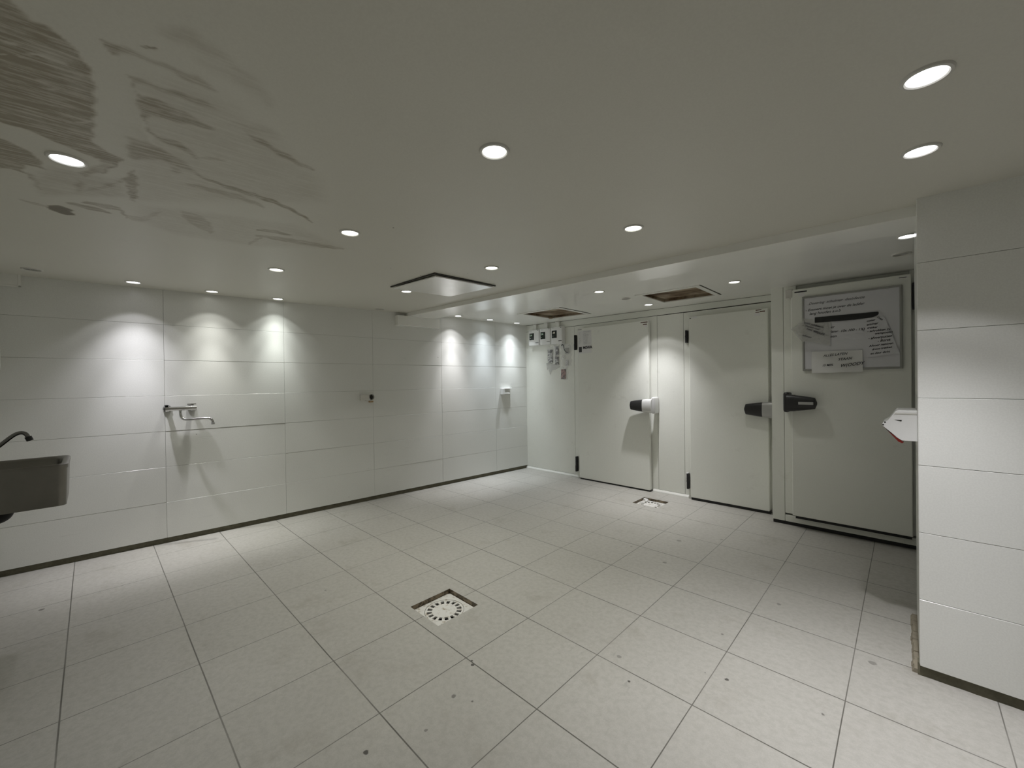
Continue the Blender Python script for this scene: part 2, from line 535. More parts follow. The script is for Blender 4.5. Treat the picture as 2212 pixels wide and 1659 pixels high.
# ------------------------------------------------------------------ stained main ceiling
STAINS=[
([(0.118,-1.600),(0.253,-1.497),(0.150,-1.359),(-0.046,-1.111),(-0.257,-0.988),(-0.811,-1.556),(-0.372,-1.598),(-0.195,-1.601),(-0.070,-1.580)],0.22,0.12),
([(-0.628,-1.768),(-0.625,-1.713),(-0.592,-1.597),(-0.788,-1.590),(-0.879,-1.705),(-0.995,-1.824),(-0.821,-1.831),(-0.687,-1.803)],0.3,0.05),
([(-0.855,-1.547),(-0.759,-1.358),(-0.636,-0.990),(-0.829,-0.653),(-1.145,-1.035),(-1.203,-1.376),(-1.091,-1.533)],0.2,0.08),
([(0.405,-1.564),(0.425,-1.522),(0.408,-1.491),(0.376,-1.433),(0.354,-1.406),(0.369,-1.464),(0.368,-1.513),(0.372,-1.551),(0.376,-1.578)],0.35,0.05),
([(0.329,-1.509),(0.319,-1.483),(0.313,-1.455),(0.307,-1.425),(0.302,-1.395),(0.290,-1.365),(0.262,-1.333),(0.278,-1.330),(0.324,-1.361),(0.346,-1.394),(0.353,-1.425),(0.355,-1.454),(0.352,-1.482),(0.345,-1.508)],0.2,0.05),
([(0.103,-1.389),(0.099,-1.358),(0.105,-1.329),(0.111,-1.299),(0.118,-1.267),(0.137,-1.269),(0.155,-1.304),(0.155,-1.335),(0.142,-1.364),(0.121,-1.391)],0.25,0.04),
([(0.278,-1.874),(0.283,-1.801),(0.268,-1.792),(0.224,-1.774),(0.223,-1.749),(0.208,-1.730),(0.172,-1.706),(0.133,-1.690),(0.068,-1.680),(-0.016,-1.677),(-0.099,-1.678),(-0.117,-1.677),(-0.256,-1.680),(-0.320,-1.680),(-0.392,-1.609),(-0.427,-1.621),(-0.444,-1.670),(-0.433,-1.681),(-0.421,-1.720),(-0.380,-1.779),(-0.357,-1.829),(-0.356,-1.868),(-0.380,-1.972)],0.9,0.012),
([(-0.480,-1.880),(-0.496,-1.857),(-0.536,-1.829),(-0.581,-1.808),(-0.676,-1.800),(-0.662,-1.819),(-0.679,-1.845),(-0.739,-1.855),(-0.815,-1.835),(-0.763,-1.845),(-0.754,-1.879),(-0.766,-1.908),(-0.821,-2.004),(-0.506,-1.962)],0.95,0.012),
([(-0.761,-1.846),(-0.801,-1.841),(-0.833,-1.835),(-0.881,-1.833),(-0.929,-1.829),(-0.918,-1.824),(-0.855,-1.823),(-0.797,-1.825),(-0.765,-1.833),(-0.746,-1.843)],0.5,0.015),
([(-0.374,-1.637),(-0.392,-1.609),(-0.553,-1.650),(-0.650,-1.703),(-0.625,-1.713),(-0.494,-1.665),(-0.406,-1.654)],0.6,0.015),
([(-0.399,-1.612),(-0.435,-1.624),(-0.475,-1.635),(-0.517,-1.646),(-0.564,-1.657),(-0.572,-1.655),(-0.535,-1.642),(-0.494,-1.630),(-0.450,-1.620),(-0.405,-1.610)],0.9,0.006),
([(-0.701,-1.719),(-0.724,-1.704),(-0.840,-1.709),(-0.862,-1.721),(-0.796,-1.727)],0.55,0.02),
([(-0.822,-1.704),(-0.785,-1.676),(-0.735,-1.648),(-0.671,-1.621),(-0.590,-1.599),(-0.580,-1.601),(-0.644,-1.625),(-0.699,-1.650),(-0.752,-1.677),(-0.807,-1.705)],0.55,0.015),
([(-0.576,-1.600),(-0.458,-1.579),(-0.557,-1.562),(-0.750,-1.551),(-0.825,-1.557),(-0.763,-1.576),(-0.640,-1.588)],0.75,0.01),
([(-1.156,-1.819),(-1.189,-1.803),(-1.208,-1.784),(-1.214,-1.763),(-1.203,-1.741),(-1.167,-1.738),(-1.132,-1.756),(-1.113,-1.775),(-1.110,-1.795),(-1.122,-1.816)],1.5,0.008),
([(-1.143,-1.818),(-1.151,-1.800),(-1.149,-1.781),(-1.152,-1.762),(-1.145,-1.742),(-1.122,-1.740),(-1.101,-1.758),(-1.090,-1.777),(-1.101,-1.797),(-1.122,-1.817)],1.4,0.008),
([(-1.113,-1.895),(-1.131,-1.876),(-1.143,-1.857),(-1.151,-1.836),(-1.153,-1.814),(-1.141,-1.813),(-1.122,-1.833),(-1.110,-1.853),(-1.103,-1.873),(-1.102,-1.893)],0.5,0.008),
([(-1.037,-1.759),(-1.053,-1.726),(-1.060,-1.693),(-1.065,-1.657),(-1.060,-1.621),(-1.038,-1.620),(-1.015,-1.655),(-1.003,-1.690),(-1.005,-1.724),(-1.016,-1.757)],0.8,0.01),
([(-0.980,-1.711),(-0.987,-1.674),(-0.995,-1.635),(-0.987,-1.597),(-1.089,-1.568),(-1.070,-1.565),(-0.936,-1.593),(-0.933,-1.634),(-0.935,-1.672),(-0.958,-1.710)],0.7,0.01),
([(0.261,-1.670),(0.264,-1.631),(0.263,-1.574),(0.266,-1.499),(0.241,-1.449),(0.225,-1.471),(0.239,-1.536),(0.250,-1.591),(0.235,-1.637),(0.221,-1.647)],0.5,0.015),
([(0.261,-1.670),(0.259,-1.635),(0.231,-1.637),(0.221,-1.649)],0.4,0.006),
([(0.158,-1.620),(0.155,-1.585),(0.163,-1.528),(0.171,-1.474),(0.148,-1.434),(0.136,-1.503),(0.139,-1.563),(0.132,-1.607)],0.55,0.015),
([(0.155,-1.619),(0.131,-1.612),(0.108,-1.604),(0.078,-1.599),(0.044,-1.594),(0.046,-1.593),(0.082,-1.597),(0.114,-1.602),(0.137,-1.610),(0.158,-1.618)],0.6,0.006),
([(0.076,-1.598),(0.090,-1.555),(0.070,-1.487),(0.046,-1.442),(0.027,-1.424),(0.011,-1.477),(-0.011,-1.541),(-0.007,-1.564),(-0.064,-1.574),(-0.098,-1.564),(-0.131,-1.545),(-0.125,-1.490),(-0.160,-1.448),(-0.207,-1.430),(-0.179,-1.476),(-0.148,-1.539),(-0.121,-1.565),(-0.032,-1.583),(-0.001,-1.591)],0.75,0.015),
([(-0.202,-1.601),(-0.194,-1.560),(-0.209,-1.533),(-0.239,-1.483),(-0.305,-1.428),(-0.334,-1.415),(-0.324,-1.459),(-0.305,-1.520),(-0.369,-1.585),(-0.326,-1.598)],0.6,0.02),
([(-0.361,-1.488),(-0.378,-1.479),(-0.386,-1.471),(-0.388,-1.462),(-0.380,-1.453),(-0.362,-1.453),(-0.346,-1.461),(-0.337,-1.470),(-0.336,-1.479),(-0.343,-1.487)],0.5,0.015),
([(-0.350,-1.414),(-0.375,-1.371),(-0.392,-1.327),(-0.405,-1.280),(-0.411,-1.232),(-0.420,-1.182),(-0.431,-1.128),(-0.456,-1.070),(-0.492,-1.005),(-0.549,-0.932),(-0.532,-0.935),(-0.464,-1.010),(-0.422,-1.075),(-0.393,-1.134),(-0.380,-1.188),(-0.372,-1.237),(-0.369,-1.284),(-0.362,-1.329),(-0.352,-1.372),(-0.338,-1.414)],0.9,0.008),
([(-0.469,-1.426),(-0.476,-1.384),(-0.479,-1.340),(-0.485,-1.295),(-0.487,-1.248),(-0.494,-1.199),(-0.515,-1.145),(-0.494,-1.147),(-0.453,-1.204),(-0.436,-1.254),(-0.432,-1.301),(-0.431,-1.345),(-0.439,-1.387),(-0.451,-1.427)],0.45,0.015),
([(0.076,-1.354),(0.051,-1.313),(0.027,-1.268),(0.004,-1.221),(-0.012,-1.171),(-0.018,-1.119),(-0.005,-1.121),(0.016,-1.174),(0.037,-1.224),(0.059,-1.270),(0.075,-1.313),(0.087,-1.354)],0.65,0.01),
([(-0.203,-1.431),(-0.197,-1.414),(-0.186,-1.397),(-0.173,-1.381),(-0.166,-1.364),(-0.156,-1.365),(-0.151,-1.384),(-0.161,-1.401),(-0.175,-1.417),(-0.194,-1.432)],0.5,0.008),
([(0.301,-1.606),(0.300,-1.600),(0.300,-1.594),(0.302,-1.587),(0.305,-1.581),(0.308,-1.581),(0.309,-1.587),(0.308,-1.593),(0.307,-1.599),(0.304,-1.605)],1.3,0.004),
([(-0.860,-1.397),(-0.940,-1.361),(-0.992,-1.324),(-1.024,-1.288),(-1.069,-1.247),(-1.005,-1.245),(-0.874,-1.287),(-0.814,-1.329),(-0.792,-1.364),(-0.799,-1.398)],0.5,0.015),
([(-0.847,-1.099),(-0.844,-1.060),(-0.833,-1.022),(-0.830,-0.982),(-0.818,-0.943),(-0.799,-0.947),(-0.786,-0.992),(-0.782,-1.034),(-0.801,-1.070),(-0.828,-1.103)],0.6,0.006),
([(-0.949,-1.074),(-0.947,-1.005),(-0.940,-0.935),(-0.934,-0.862),(-0.923,-0.786),(-0.897,-0.712),(-0.863,-0.639),(-0.833,-0.651),(-0.837,-0.733),(-0.847,-0.810),(-0.855,-0.884),(-0.867,-0.954),(-0.890,-1.019),(-0.921,-1.080)],0.6,0.008),
([(-1.137,-1.065),(-1.101,-1.055),(-1.058,-1.048),(-1.010,-1.044),(-0.956,-1.043),(-0.941,-1.049),(-0.973,-1.059),(-1.014,-1.065),(-1.062,-1.070),(-1.119,-1.071)],0.5,0.006),
([(-1.049,-1.577),(-1.095,-1.545),(-1.096,-1.510),(-0.994,-1.485),(-0.892,-1.465),(-0.870,-1.469),(-0.939,-1.495),(-1.017,-1.518),(-1.024,-1.545),(-1.019,-1.576)],0.35,0.01),
([(0.093,-1.824),(0.093,-1.817),(0.096,-1.810),(0.101,-1.802),(0.108,-1.794),(0.114,-1.793),(0.114,-1.800),(0.111,-1.808),(0.106,-1.815),(0.099,-1.823)],-0.8,0.005),
([(0.083,-1.793),(0.087,-1.776),(0.093,-1.758),(0.099,-1.741),(0.098,-1.724),(0.102,-1.723),(0.108,-1.739),(0.103,-1.757),(0.096,-1.775),(0.087,-1.792)],-0.8,0.004),
([(0.051,-1.806),(0.052,-1.801),(0.055,-1.796),(0.059,-1.791),(0.065,-1.786),(0.069,-1.785),(0.067,-1.790),(0.064,-1.795),(0.060,-1.800),(0.054,-1.806)],-0.7,0.004),
([(0.035,-1.830),(0.035,-1.827),(0.036,-1.824),(0.038,-1.820),(0.043,-1.817),(0.046,-1.816),(0.047,-1.819),(0.045,-1.822),(0.043,-1.826),(0.038,-1.829)],-0.8,0.004),
([(-0.065,-1.775),(-0.059,-1.767),(-0.053,-1.759),(-0.045,-1.751),(-0.036,-1.743),(-0.033,-1.742),(-0.039,-1.750),(-0.045,-1.758),(-0.053,-1.766),(-0.062,-1.775)],-0.7,0.004),
([(-0.029,-1.777),(-0.034,-1.772),(-0.034,-1.766),(-0.031,-1.760),(-0.024,-1.753),(-0.016,-1.752),(-0.012,-1.757),(-0.012,-1.763),(-0.015,-1.770),(-0.021,-1.776)],-0.4,0.01),
([(0.268,-1.785),(0.248,-1.787),(0.235,-1.786),(0.227,-1.783),(0.226,-1.776),(0.240,-1.770),(0.260,-1.768),(0.273,-1.769),(0.280,-1.772),(0.281,-1.778)],-0.5,0.03),
([(-0.028,-1.591),(-0.082,-1.583),(-0.137,-1.573),(-0.179,-1.556),(-0.217,-1.537),(-0.205,-1.534),(-0.154,-1.549),(-0.112,-1.564),(-0.064,-1.575),(-0.021,-1.587)],-0.7,0.008),
([(-0.206,-1.721),(-0.200,-1.711),(-0.192,-1.700),(-0.183,-1.690),(-0.171,-1.680),(-0.167,-1.680),(-0.173,-1.690),(-0.181,-1.700),(-0.190,-1.710),(-0.202,-1.721)],-0.6,0.004),
([(-0.692,-1.852),(-0.708,-1.843),(-0.718,-1.833),(-0.741,-1.826),(-0.768,-1.818),(-0.756,-1.816),(-0.714,-1.820),(-0.684,-1.827),(-0.678,-1.838),(-0.679,-1.850)],-0.4,0.01),
]


def build_ceiling():
    xs = np.unique(np.concatenate([np.arange(-3.2, -1.9, 0.05), np.arange(-1.9, 0.62, 0.0065), np.arange(0.62, 3.45, 0.05)]).round(4))
    ys = np.unique(np.concatenate([np.arange(-2.2, 0.12, 0.0065), np.arange(0.12, BEAM_Y0, 0.05), [BEAM_Y0 + 0.01]]).round(4))
    X, Y = np.meshgrid(xs, ys, indexing='ij')
    nx, ny = X.shape
    P = np.stack([X.ravel(), Y.ravel(), z_main(X, Y).ravel()], 1)
    dens = np.zeros(len(P))
    rng = np.random.default_rng(5)
    for pts, d, soft in STAINS:
        q = np.array(pts)
        lo, hi = q.min(0) - soft, q.max(0) + soft
        idx = np.where((P[:, 0] > lo[0]) & (P[:, 0] < hi[0]) & (P[:, 1] > lo[1]) & (P[:, 1] < hi[1]))[0]
        if len(idx) == 0: continue
        # wobbling outline so that edges look wiped by hand
        p = P[idx, :2] + 0.004 * np.stack([np.sin(P[idx, 1] * 95 + P[idx, 0] * 31), np.sin(P[idx, 0] * 83 - P[idx, 1] * 27)], 1)
        inside = np.zeros(len(idx), bool); dist = np.full(len(idx), 9.0)
        for a, b in zip(q, np.roll(q, -1, axis=0)):
            c = (a[1] > p[:, 1]) != (b[1] > p[:, 1])
            with np.errstate(divide='ignore', invalid='ignore'):
                xi = (b[0] - a[0]) * (p[:, 1] - a[1]) / (b[1] - a[1] + 1e-12) + a[0]
            inside ^= c & (p[:, 0] < xi)
            ab = b - a
            t = np.clip(((p - a) @ ab) / (ab @ ab + 1e-12), 0, 1)
            dist = np.minimum(dist, np.hypot(*(p - a - t[:, None] * ab).T))
        sd = np.where(inside, dist, -dist)
        u = np.clip(sd / soft + 0.5, 0, 1); u = u * u * (3 - 2 * u)
        if d > 0:
            v = u * d
            dens[idx] = np.where(d > 1, np.maximum(dens[idx], v), dens[idx] + v * np.clip(1 - dens[idx], 0, 1))
        else:
            dens[idx] *= 1 + d * u
    I = np.arange(nx * ny).reshape(nx, ny)
    F = np.stack([I[:-1, :-1], I[:-1, 1:], I[1:, 1:], I[1:, :-1]], -1).reshape(-1, 4)
    me = bpy.data.meshes.new('ceiling')
    me.vertices.add(len(P)); me.vertices.foreach_set('co', P.ravel())
    me.loops.add(F.size); me.loops.foreach_set('vertex_index', F.ravel())
    me.polygons.add(len(F)); me.polygons.foreach_set('loop_start', np.arange(0, F.size, 4))
    me.update(calc_edges=True)
    at = me.attributes.new('stain', 'FLOAT', 'POINT')
    at.data.foreach_set('value', dens.astype(np.float32))
    me.materials.append(M['ceil'])
    o = bpy.data.objects.new('ceiling', me)
    COL.objects.link(o)
    return tag(o, 'low grey white ceiling smeared with brown stains at the left', 'ceiling', kind='structure')
build_ceiling()

# beam crossing the room in front of the cold rooms
mb = MB()
xl, xr = -3.2, 3.4
mb.hexa([(xl, BEAM_Y0, z_beam(xl)), (xr, BEAM_Y0, z_beam(xr)), (xr, BEAM_Y1 - .10, z_beam(xr)), (xl, BEAM_Y1 + .03, z_beam(xl)),
         (xl, BEAM_Y0, 2.32), (xr, BEAM_Y0, 2.32), (xr, BEAM_Y1 - .10, 2.32), (xl, BEAM_Y1 + .03, 2.32)])
tag(mb.build('ceiling_beam', M['soffit']), 'wide flat ceiling beam crossing the room in front of the cold rooms', 'beam', kind='structure')

# back ceiling with two open hatches
HATCH = [(-1.915, -1.355, 2.085, 2.655), (-0.325, 0.188, 2.085, 2.605)]
mb = MB()
xs = sorted({-3.2, 3.4} | {h[0] for h in HATCH} | {h[1] for h in HATCH})
ys = sorted({1.15, 3.05} | {h[2] for h in HATCH} | {h[3] for h in HATCH})
for i in range(len(xs) - 1):
    for j in range(len(ys) - 1):
        cx, cy = (xs[i] + xs[i + 1]) / 2, (ys[j] + ys[j + 1]) / 2
        if any(h[0] < cx < h[1] and h[2] < cy < h[3] for h in HATCH): continue
        mb.poly([(xs[i], ys[j], z_back(xs[i])), (xs[i], ys[j + 1], z_back(xs[i])), (xs[i + 1], ys[j + 1], z_back(xs[i + 1])), (xs[i + 1], ys[j], z_back(xs[i + 1]))])
bmesh.ops.remove_doubles(mb.bm, verts=mb.bm.verts[:], dist=1e-5)
o = mb.build('ceiling_back', M['soffit'])
o.data.flip_normals()
tag(o, 'smooth white ceiling over the cold room doors', 'ceiling', kind='structure')

# ------------------------------------------------------------------ tiled walls (long horizontal panels, real joints)
def panel_wall(name, label, length0, length1, joints, zjoints, loc, rotz, sign=1, seed=1, back=0.012):
    """local x = normal into the room, local y = along the wall"""
    rnd = random.Random(seed)
    mb = MB()
    mb.box(-back - 0.03, -back + 0.004, length0, length1, zjoints[0] + 0.002, zjoints[-1] - 0.002)
    for f in mb.bm.faces: f.material_index = 1
    cols = [length0] + [j for j in joints if length0 + .02 < j < length1 - .02] + [length1]
    for a, b in zip(cols, cols[1:]):
        for z0, z1 in zip(zjoints, zjoints[1:]):
            off = rnd.uniform(-0.0012, 0.0008)
            g = 0.0007
            mb.box(-back, off, a + g, b - g, z0 + g, z1 - g, b=0.0012, seg=1)
    o = mb.build(name, [M['wall'], M['grout']], loc=loc, rotz=rotz)
    return tag(o, label, 'wall', kind='structure')

ZJ = [0.045 + 0.3018 * k for k in range(7)] + [2.30]
ca = math.cos(A_W)
panel_wall('wall_left', 'long white panelled wall with mixer tap on the left', -2.165 / ca, 2.985 / ca,
           [y / ca for y in (-1.263, -0.356, 0.549, 1.461, 2.362)], ZJ, W0, -A_W, seed=3)
mb = MB()
def ragged(mb, a, b, n, x0, x1, z1, rnd):
    ss = [a + (b - a) * i / n for i in range(n + 1)]
    off = [rnd.uniform(-.004, .004) for _ in ss]
    for i in range(n):
        mb.hexa([(x0, ss[i], -.01), (x1 + off[i], ss[i], -.01), (x1 + off[i + 1], ss[i + 1], -.01), (x0, ss[i + 1], -.01),
                 (x0, ss[i], z1), (x1 + off[i] * .3 - .004, ss[i], z1), (x1 + off[i + 1] * .3 - .004, ss[i + 1], z1), (x0, ss[i + 1], z1)])
ragged(mb, -2.165 / ca, 2.985 / ca, 90, -0.06, -0.014, 0.049, random.Random(4))
tag(mb.build('baseboard_left', M['mortar'], loc=W0, rotz=-A_W), 'dark mortar strip under the long white wall', 'baseboard', kind='structure')

# right pillar: front face y = 0.85 and left return
ZP = [0.048 + 0.2975 * k for k in range(7)] + [2.20]
PX, PY = 1.574, 0.85
mb = MB()
rnd = random.Random(11)
mb.box(PX + 0.012, 3.4, PY + 0.012, 1.468, ZP[0] + .002, 2.19)
for f in mb.bm.faces: f.material_index = 1
for z0, z1 in zip(ZP, ZP[1:]):
    for a, b in ((PX, PX + .9), (PX + .9, PX + 1.8)):
        off = rnd.uniform(-0.001, 0.001)
        mb.box(a + .001, b - .001, PY + off, PY + .0125, z0 + .0007, z1 - .0007, b=.0012, seg=1)
    mb.box(PX, PX + .0125, PY + .0135, 1.48, z0 + .0007, z1 - .0007, b=.0012, seg=1)
tag(mb.build('wall_right', [M['wall'], M['grout']]), 'white panelled pillar at the right edge', 'wall', kind='structure')
mb = MB()
n = 40
rnd = random.Random(8)
xs_ = [PX - .006 + (3.3 - PX) * i / n for i in range(n + 1)]
of = [rnd.uniform(-.004, .004) for _ in xs_]
for i in range(n):
    mb.hexa([(xs_[i], PY + .014 + of[i], -.01), (xs_[i + 1], PY + .014 + of[i + 1], -.01), (xs_[i + 1], PY + .06, -.01), (xs_[i], PY + .06, -.01),
             (xs_[i], PY + .018, .052), (xs_[i + 1], PY + .018, .052), (xs_[i + 1], PY + .06, .052), (xs_[i], PY + .06, .052)])
tag(mb.build('baseboard_right', M['mortar']), 'dark mortar strip under the pillar front', 'baseboard', kind='structure')
mb = MB()
for i in range(14):
    y0 = .872 + i * .0425
    a, b = rnd.uniform(-.003, .003), rnd.uniform(.012, .020)
    mb.hexa([(1.546 + a, y0, -.005), (1.62, y0, -.005), (1.62, y0 + .0425, -.005), (1.546 + a, y0 + .0425, -.005),
             (1.556 + a, y0, b), (1.62, y0, b), (1.62, y0 + .0425, b), (1.556 + a, y0 + .0425, b)])
tag(mb.build('baseboard_pillar', mat('sandy mortar', (0.27, 0.24, 0.18, 1), 0.9, var=.35, scale=30, bump=.5)), 'sandy mortar bead beside the pillar', 'baseboard', kind='structure')

# walls that close the room outside the picture
mb = MB(); mb.box(-3.25, 3.4, -2.26, -2.165, 0.0, 2.25)
tag(mb.build('wall_front', M['wall']), 'white wall carrying the hand basin', 'wall', kind='structure')
mb = MB(); mb.box(3.3, 3.4, -2.165, 3.0, 0.0, 2.25)
tag(mb.build('wall_side', M['wall']), 'white wall beyond the pillar', 'wall', kind='structure')

# cold room front: separate coated panels with seams
YB = 2.98
mb = MB()
mb.box(-2.80, 3.4, YB + .006, YB + .06, 0.0, 2.25)
for f in mb.bm.faces: f.material_index = 1
nb = len(mb.bm.faces)
def cp(x0, x1, z0, z1, y=YB, d=0.01):
    mb.box(x0 + .0015, x1 - .0015, y, y + d, z0 + .0015, z1 - .0015, b=.0012, seg=1)
cp(-2.80, -1.772, 0.030, 2.095)
cp(-1.772, -0.579, 0.0, 2.095)
cp(-0.579, -0.270, 0.030, 2.092)
cp(-0.270, 0.70, 0.0, 2.090)
mb.hexa([(-2.80, YB, 2.0985), (0.70, YB, 2.0985), (0.70, YB + .008, 2.0985), (-2.80, YB + .008, 2.0985), (-2.80, YB, z_back(-2.80) - .004), (0.70, YB, z_back(.70) - .0025), (0.70, YB + .008, z_back(.70) - .0025), (-2.80, YB + .008, z_back(-2.80) - .004)])
cp(1.60, 3.38, 0.0, 2.14)
tag(mb.build('wall_back', [M['cold'], M['gap']]), 'pale grey insulated panel wall of the cold rooms', 'wall', kind='structure')
# little cove strips at the foot of the panels
mb = MB()
for a, b in ((-2.735, -1.70), (-0.645, -0.19)):
    mb.prism([(a, YB + .004, 0.0), (a, YB - .022, 0.0), (a, YB - .020, .010), (a, YB - .006, .026), (a, YB + .004, .030)], (b - a, 0, 0))
tag(mb.build('baseboard_back', M['trimw']), 'thin white cove strip at the foot of the cold room panels', 'baseboard', kind='structure')

# boxed beam ends on the left wall
mb = MB(); mb.box(-.01, .070, .83 / ca, 1.395 / ca, 2.022, 2.14, b=.004)
tag(mb.build('trim_1', M['soffit'], loc=W0, rotz=-A_W), 'shallow white box under the beam end on the left wall', 'trim', kind='structure')
mb = MB(); mb.box(-.01, .030, -2.165 / ca, -2.045 / ca, 2.065, 2.20)
mb.box(.028, .034, -2.165 / ca, -2.03 / ca, 2.053, 2.067, b=.002); mb.box(.028, .034, -2.047 / ca, -2.03 / ca, 2.053, 2.20, b=.002)
tag(mb.build('trim_2', M['soffit'], loc=W0, rotz=-A_W), 'white edged box in the left corner under the ceiling', 'trim', kind='structure')

# ------------------------------------------------------------------ cold room doors
def sticker_bits(root_leaf, bits, y):
    for x0, x1, z0, z1, m in bits:
        s = MB(); s.box(x0, x1, y - .0012, y + .0005, z0, z1)
        s.build('sticker', M[m], root_leaf)

def hinge(root, x, z0, z1, y, m_top='dark', flip=False):
    h = MB()
    h.box(x - .011, x + .011, y - .045, y + .004, z0, z1, b=.004)
    h.box(x - .018, x + .004, y - .030, y + .002, z0 + (z1 - z0) * .42, z0 + (z1 - z0) * .60, b=.003)
    o = h.build('hinge', M['dark'], root)
    k = MB()
    k.box(x - .020, x + .002, y - .036, y + .002, z0 - .004 if flip is False else z0 + (z1 - z0) * .62, z0 + (z1 - z0) * .40 if flip is False else z1 + .01, b=.004)
    k.build('hinge_cap', M[m_top], o)
    return o

def lever(root, x_tip, x_end, zc, y, hgt, body, base, black_from, hand=1):
    """cold room lever: base keeper on the frame, tapered body, black grip. tip lies left of the base for hand=1"""
    xb = x_end
    w = abs(x_end - x_tip)
    d = 1 if x_tip < x_end else -1
    h = MB()
    # keeper on the frame
    h.box(min(xb, xb - d * .048), max(xb, xb - d * .048), y - .060, y + .066, zc - hgt * .56, zc + hgt * .62, b=.018, seg=3)
    o = h.build('door_handle', M[base], root, smooth=True)
    def sec(u, sy=1.0):
        """cross section at fraction u from base (0) to tip (1)"""
        x = x_end - d * (.030 + u * (w - .030))
        hz = hgt * .5 * (1.0 - .38 * u ** 1.6) * (1.0 if u < .93 else max(.25, (1 - ((u - .93) / .07) ** 2) ** .5 * .95 + .05))
        hy = .042 * (1 - .25 * u) * (1.0 if u < .93 else max(.3, (1 - ((u - .93) / .07) ** 2) ** .5))
        yc = y - .058 - .010 * u
        pts = []
        for k in range(18):
            a = 2 * math.pi * k / 18
            ce, se = math.cos(a), math.sin(a)
            pts.append((x, yc + hy * abs(ce) ** .8 * (1 if ce > 0 else -1), zc + hz * abs(se) ** .8 * (1 if se > 0 else -1)))
        return pts
    b = MB(); b.sections([sec(u) for u in np.linspace(0, black_from, 7)])
    b.build('lever_body', M[body], o, smooth=True)
    g = MB(); g.sections([[(p[0], (p[1] - (y - .058)) * .97 + (y - .058), (p[2] - zc) * .97 + zc) for p in sec(u)] for u in np.linspace(black_from, 1, 12)])
    g.build('grip', M['black'], o, smooth=True)
    return o

YD = 2.91
def cold_door(name, label, x0, x1, z0, z1):
    root = thing(name, label, 'door', ((x0 + x1) / 2, YB, 0), kind='structure')
    root.location = (0, 0, 0)
    s = MB(); s.box(x0 + .018, x1 - .012, YD + .05, YB + .002, z0 + .002, z1 - .01)
    s.build('door_seal', M['seal'], root)
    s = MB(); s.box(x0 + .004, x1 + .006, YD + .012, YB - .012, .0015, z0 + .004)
    s.build('under_leaf_shade', M['dark'], root)  # black strip added to stand in for the shadow gap under the leaf
    l = MB(); l.box(x0, x1, YD, YD + .055, z0, z1, b=.006)
    leaf = l.build('door_leaf', M['cold'], root)
    return root, leaf

d1, leaf1 = cold_door('door_1', 'left cold room door with printed notice and silver black lever', -1.662, -0.657, 0.018, 2.044)
for z0, z1 in ((1.765, 1.965), (0.085, 0.290)):
    hinge(d1, -1.735, z0, z1, YB, 'dark')
lever(d1, -0.868, -0.560, 1.030, YD, .165, 'silverlite', 'silverlite', .40)
sticker_bits(leaf1, [(-.752, -.664, 2.018, 2.028, 'brown'), (-.722, -.672, 1.993, 2.004, 'brown'), (-.700, -.674, 1.962, 1.990, 'white')], YD)
sticker_bits(leaf1, [(-1.66, -1.600, 2.022, 2.029, 'inkgrey')], YD)

d2, leaf2 = cold_door('door_2', 'middle cold room door with black grip lever at its right', -0.184, 0.572, 0.028, 2.024)
for z0, z1, fl in ((1.745, 1.885, False), (0.105, 0.275, True)):
    hinge(d2, -0.226, z0, z1, YB, 'silverlite', fl)
lever(d2, 0.374, 0.655, 1.030, YD, .160, 'silver', 'silver', .36)
sticker_bits(leaf2, [(.468, .518, 2.008, 2.016, 'brown'), (.503, .548, 1.990, 2.000, 'brown'), (.466, .500, 1.988, 1.994, 'brown'), (.458, .505, 1.955, 1.982, 'white'),
                     (-.175, -.160, 2.003, 2.010, 'ink'), (-.150, -.098, 2.003, 2.022, 'white')], YD)

d3 = thing('door_3', 'cold room door on the right carrying the whiteboard, with black lever', 'door', kind='structure')
YF, YL = 2.70, 2.63
f = MB()
f.box(.642, .737, YF, YB + .01, .030, 2.30, b=.003)
f.build('corner_post', M['cold'], d3)
f = MB()
f.box(.7395, .835, YF, YF + .08, .105, 2.30, b=.002)
f.box(1.560, 1.640, YF, YF + .08, .105, 2.30, b=.002)
f.box(.835, 1.560, YF + .03, YF + .11, 2.095, 2.30, b=.002)
f.build('door_frame', M['cold'], d3)
f = MB()
f.box(.7395, 1.640, YF - .002, YF + .08, .030, .088, b=.003)
f.build('threshold', M['cold'], d3)
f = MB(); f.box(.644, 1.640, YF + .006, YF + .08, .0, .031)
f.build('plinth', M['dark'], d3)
f = MB(); f.box(.825, 1.565, YL + .03, YF + .09, .084, 2.09)  # seal behind the leaf; its black foot also paints the shadow below it
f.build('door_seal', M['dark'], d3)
f = MB(); f.box(.806, 1.571, YL, YL + .052, .112, 2.113, b=.006)
leaf3 = f.build('door_leaf', M['cold'], d3)
h = MB(); h.box(1.576, 1.598, YL + .005, YF + .002, 1.845, 2.045, b=.004)
h.build('hinge', M['dark'], d3)
o3 = lever(d3, .998, .752, 1.116, YL, .150, 'black', 'black', .30)
s = MB(); s.box(.872, .978, YL - .1085, YL - .100, 1.105, 1.128, b=.003)
s.build('grip_stripe', M['silver'], o3)
sticker_bits(leaf3, [(.835, .925, 2.082, 2.093, 'ink'), (.862, .910, 2.050, 2.074, 'white'), (1.500, 1.560, 2.085, 2.097, 'white'), (1.503, 1.545, 2.089, 2.094, 'inkgrey')], YL)
s = MB(); s.box(.768, .818, YL - .006, YF + .001, 2.045, 2.118, b=.003)
s.build('door_contact', M['offwhite'], d3)

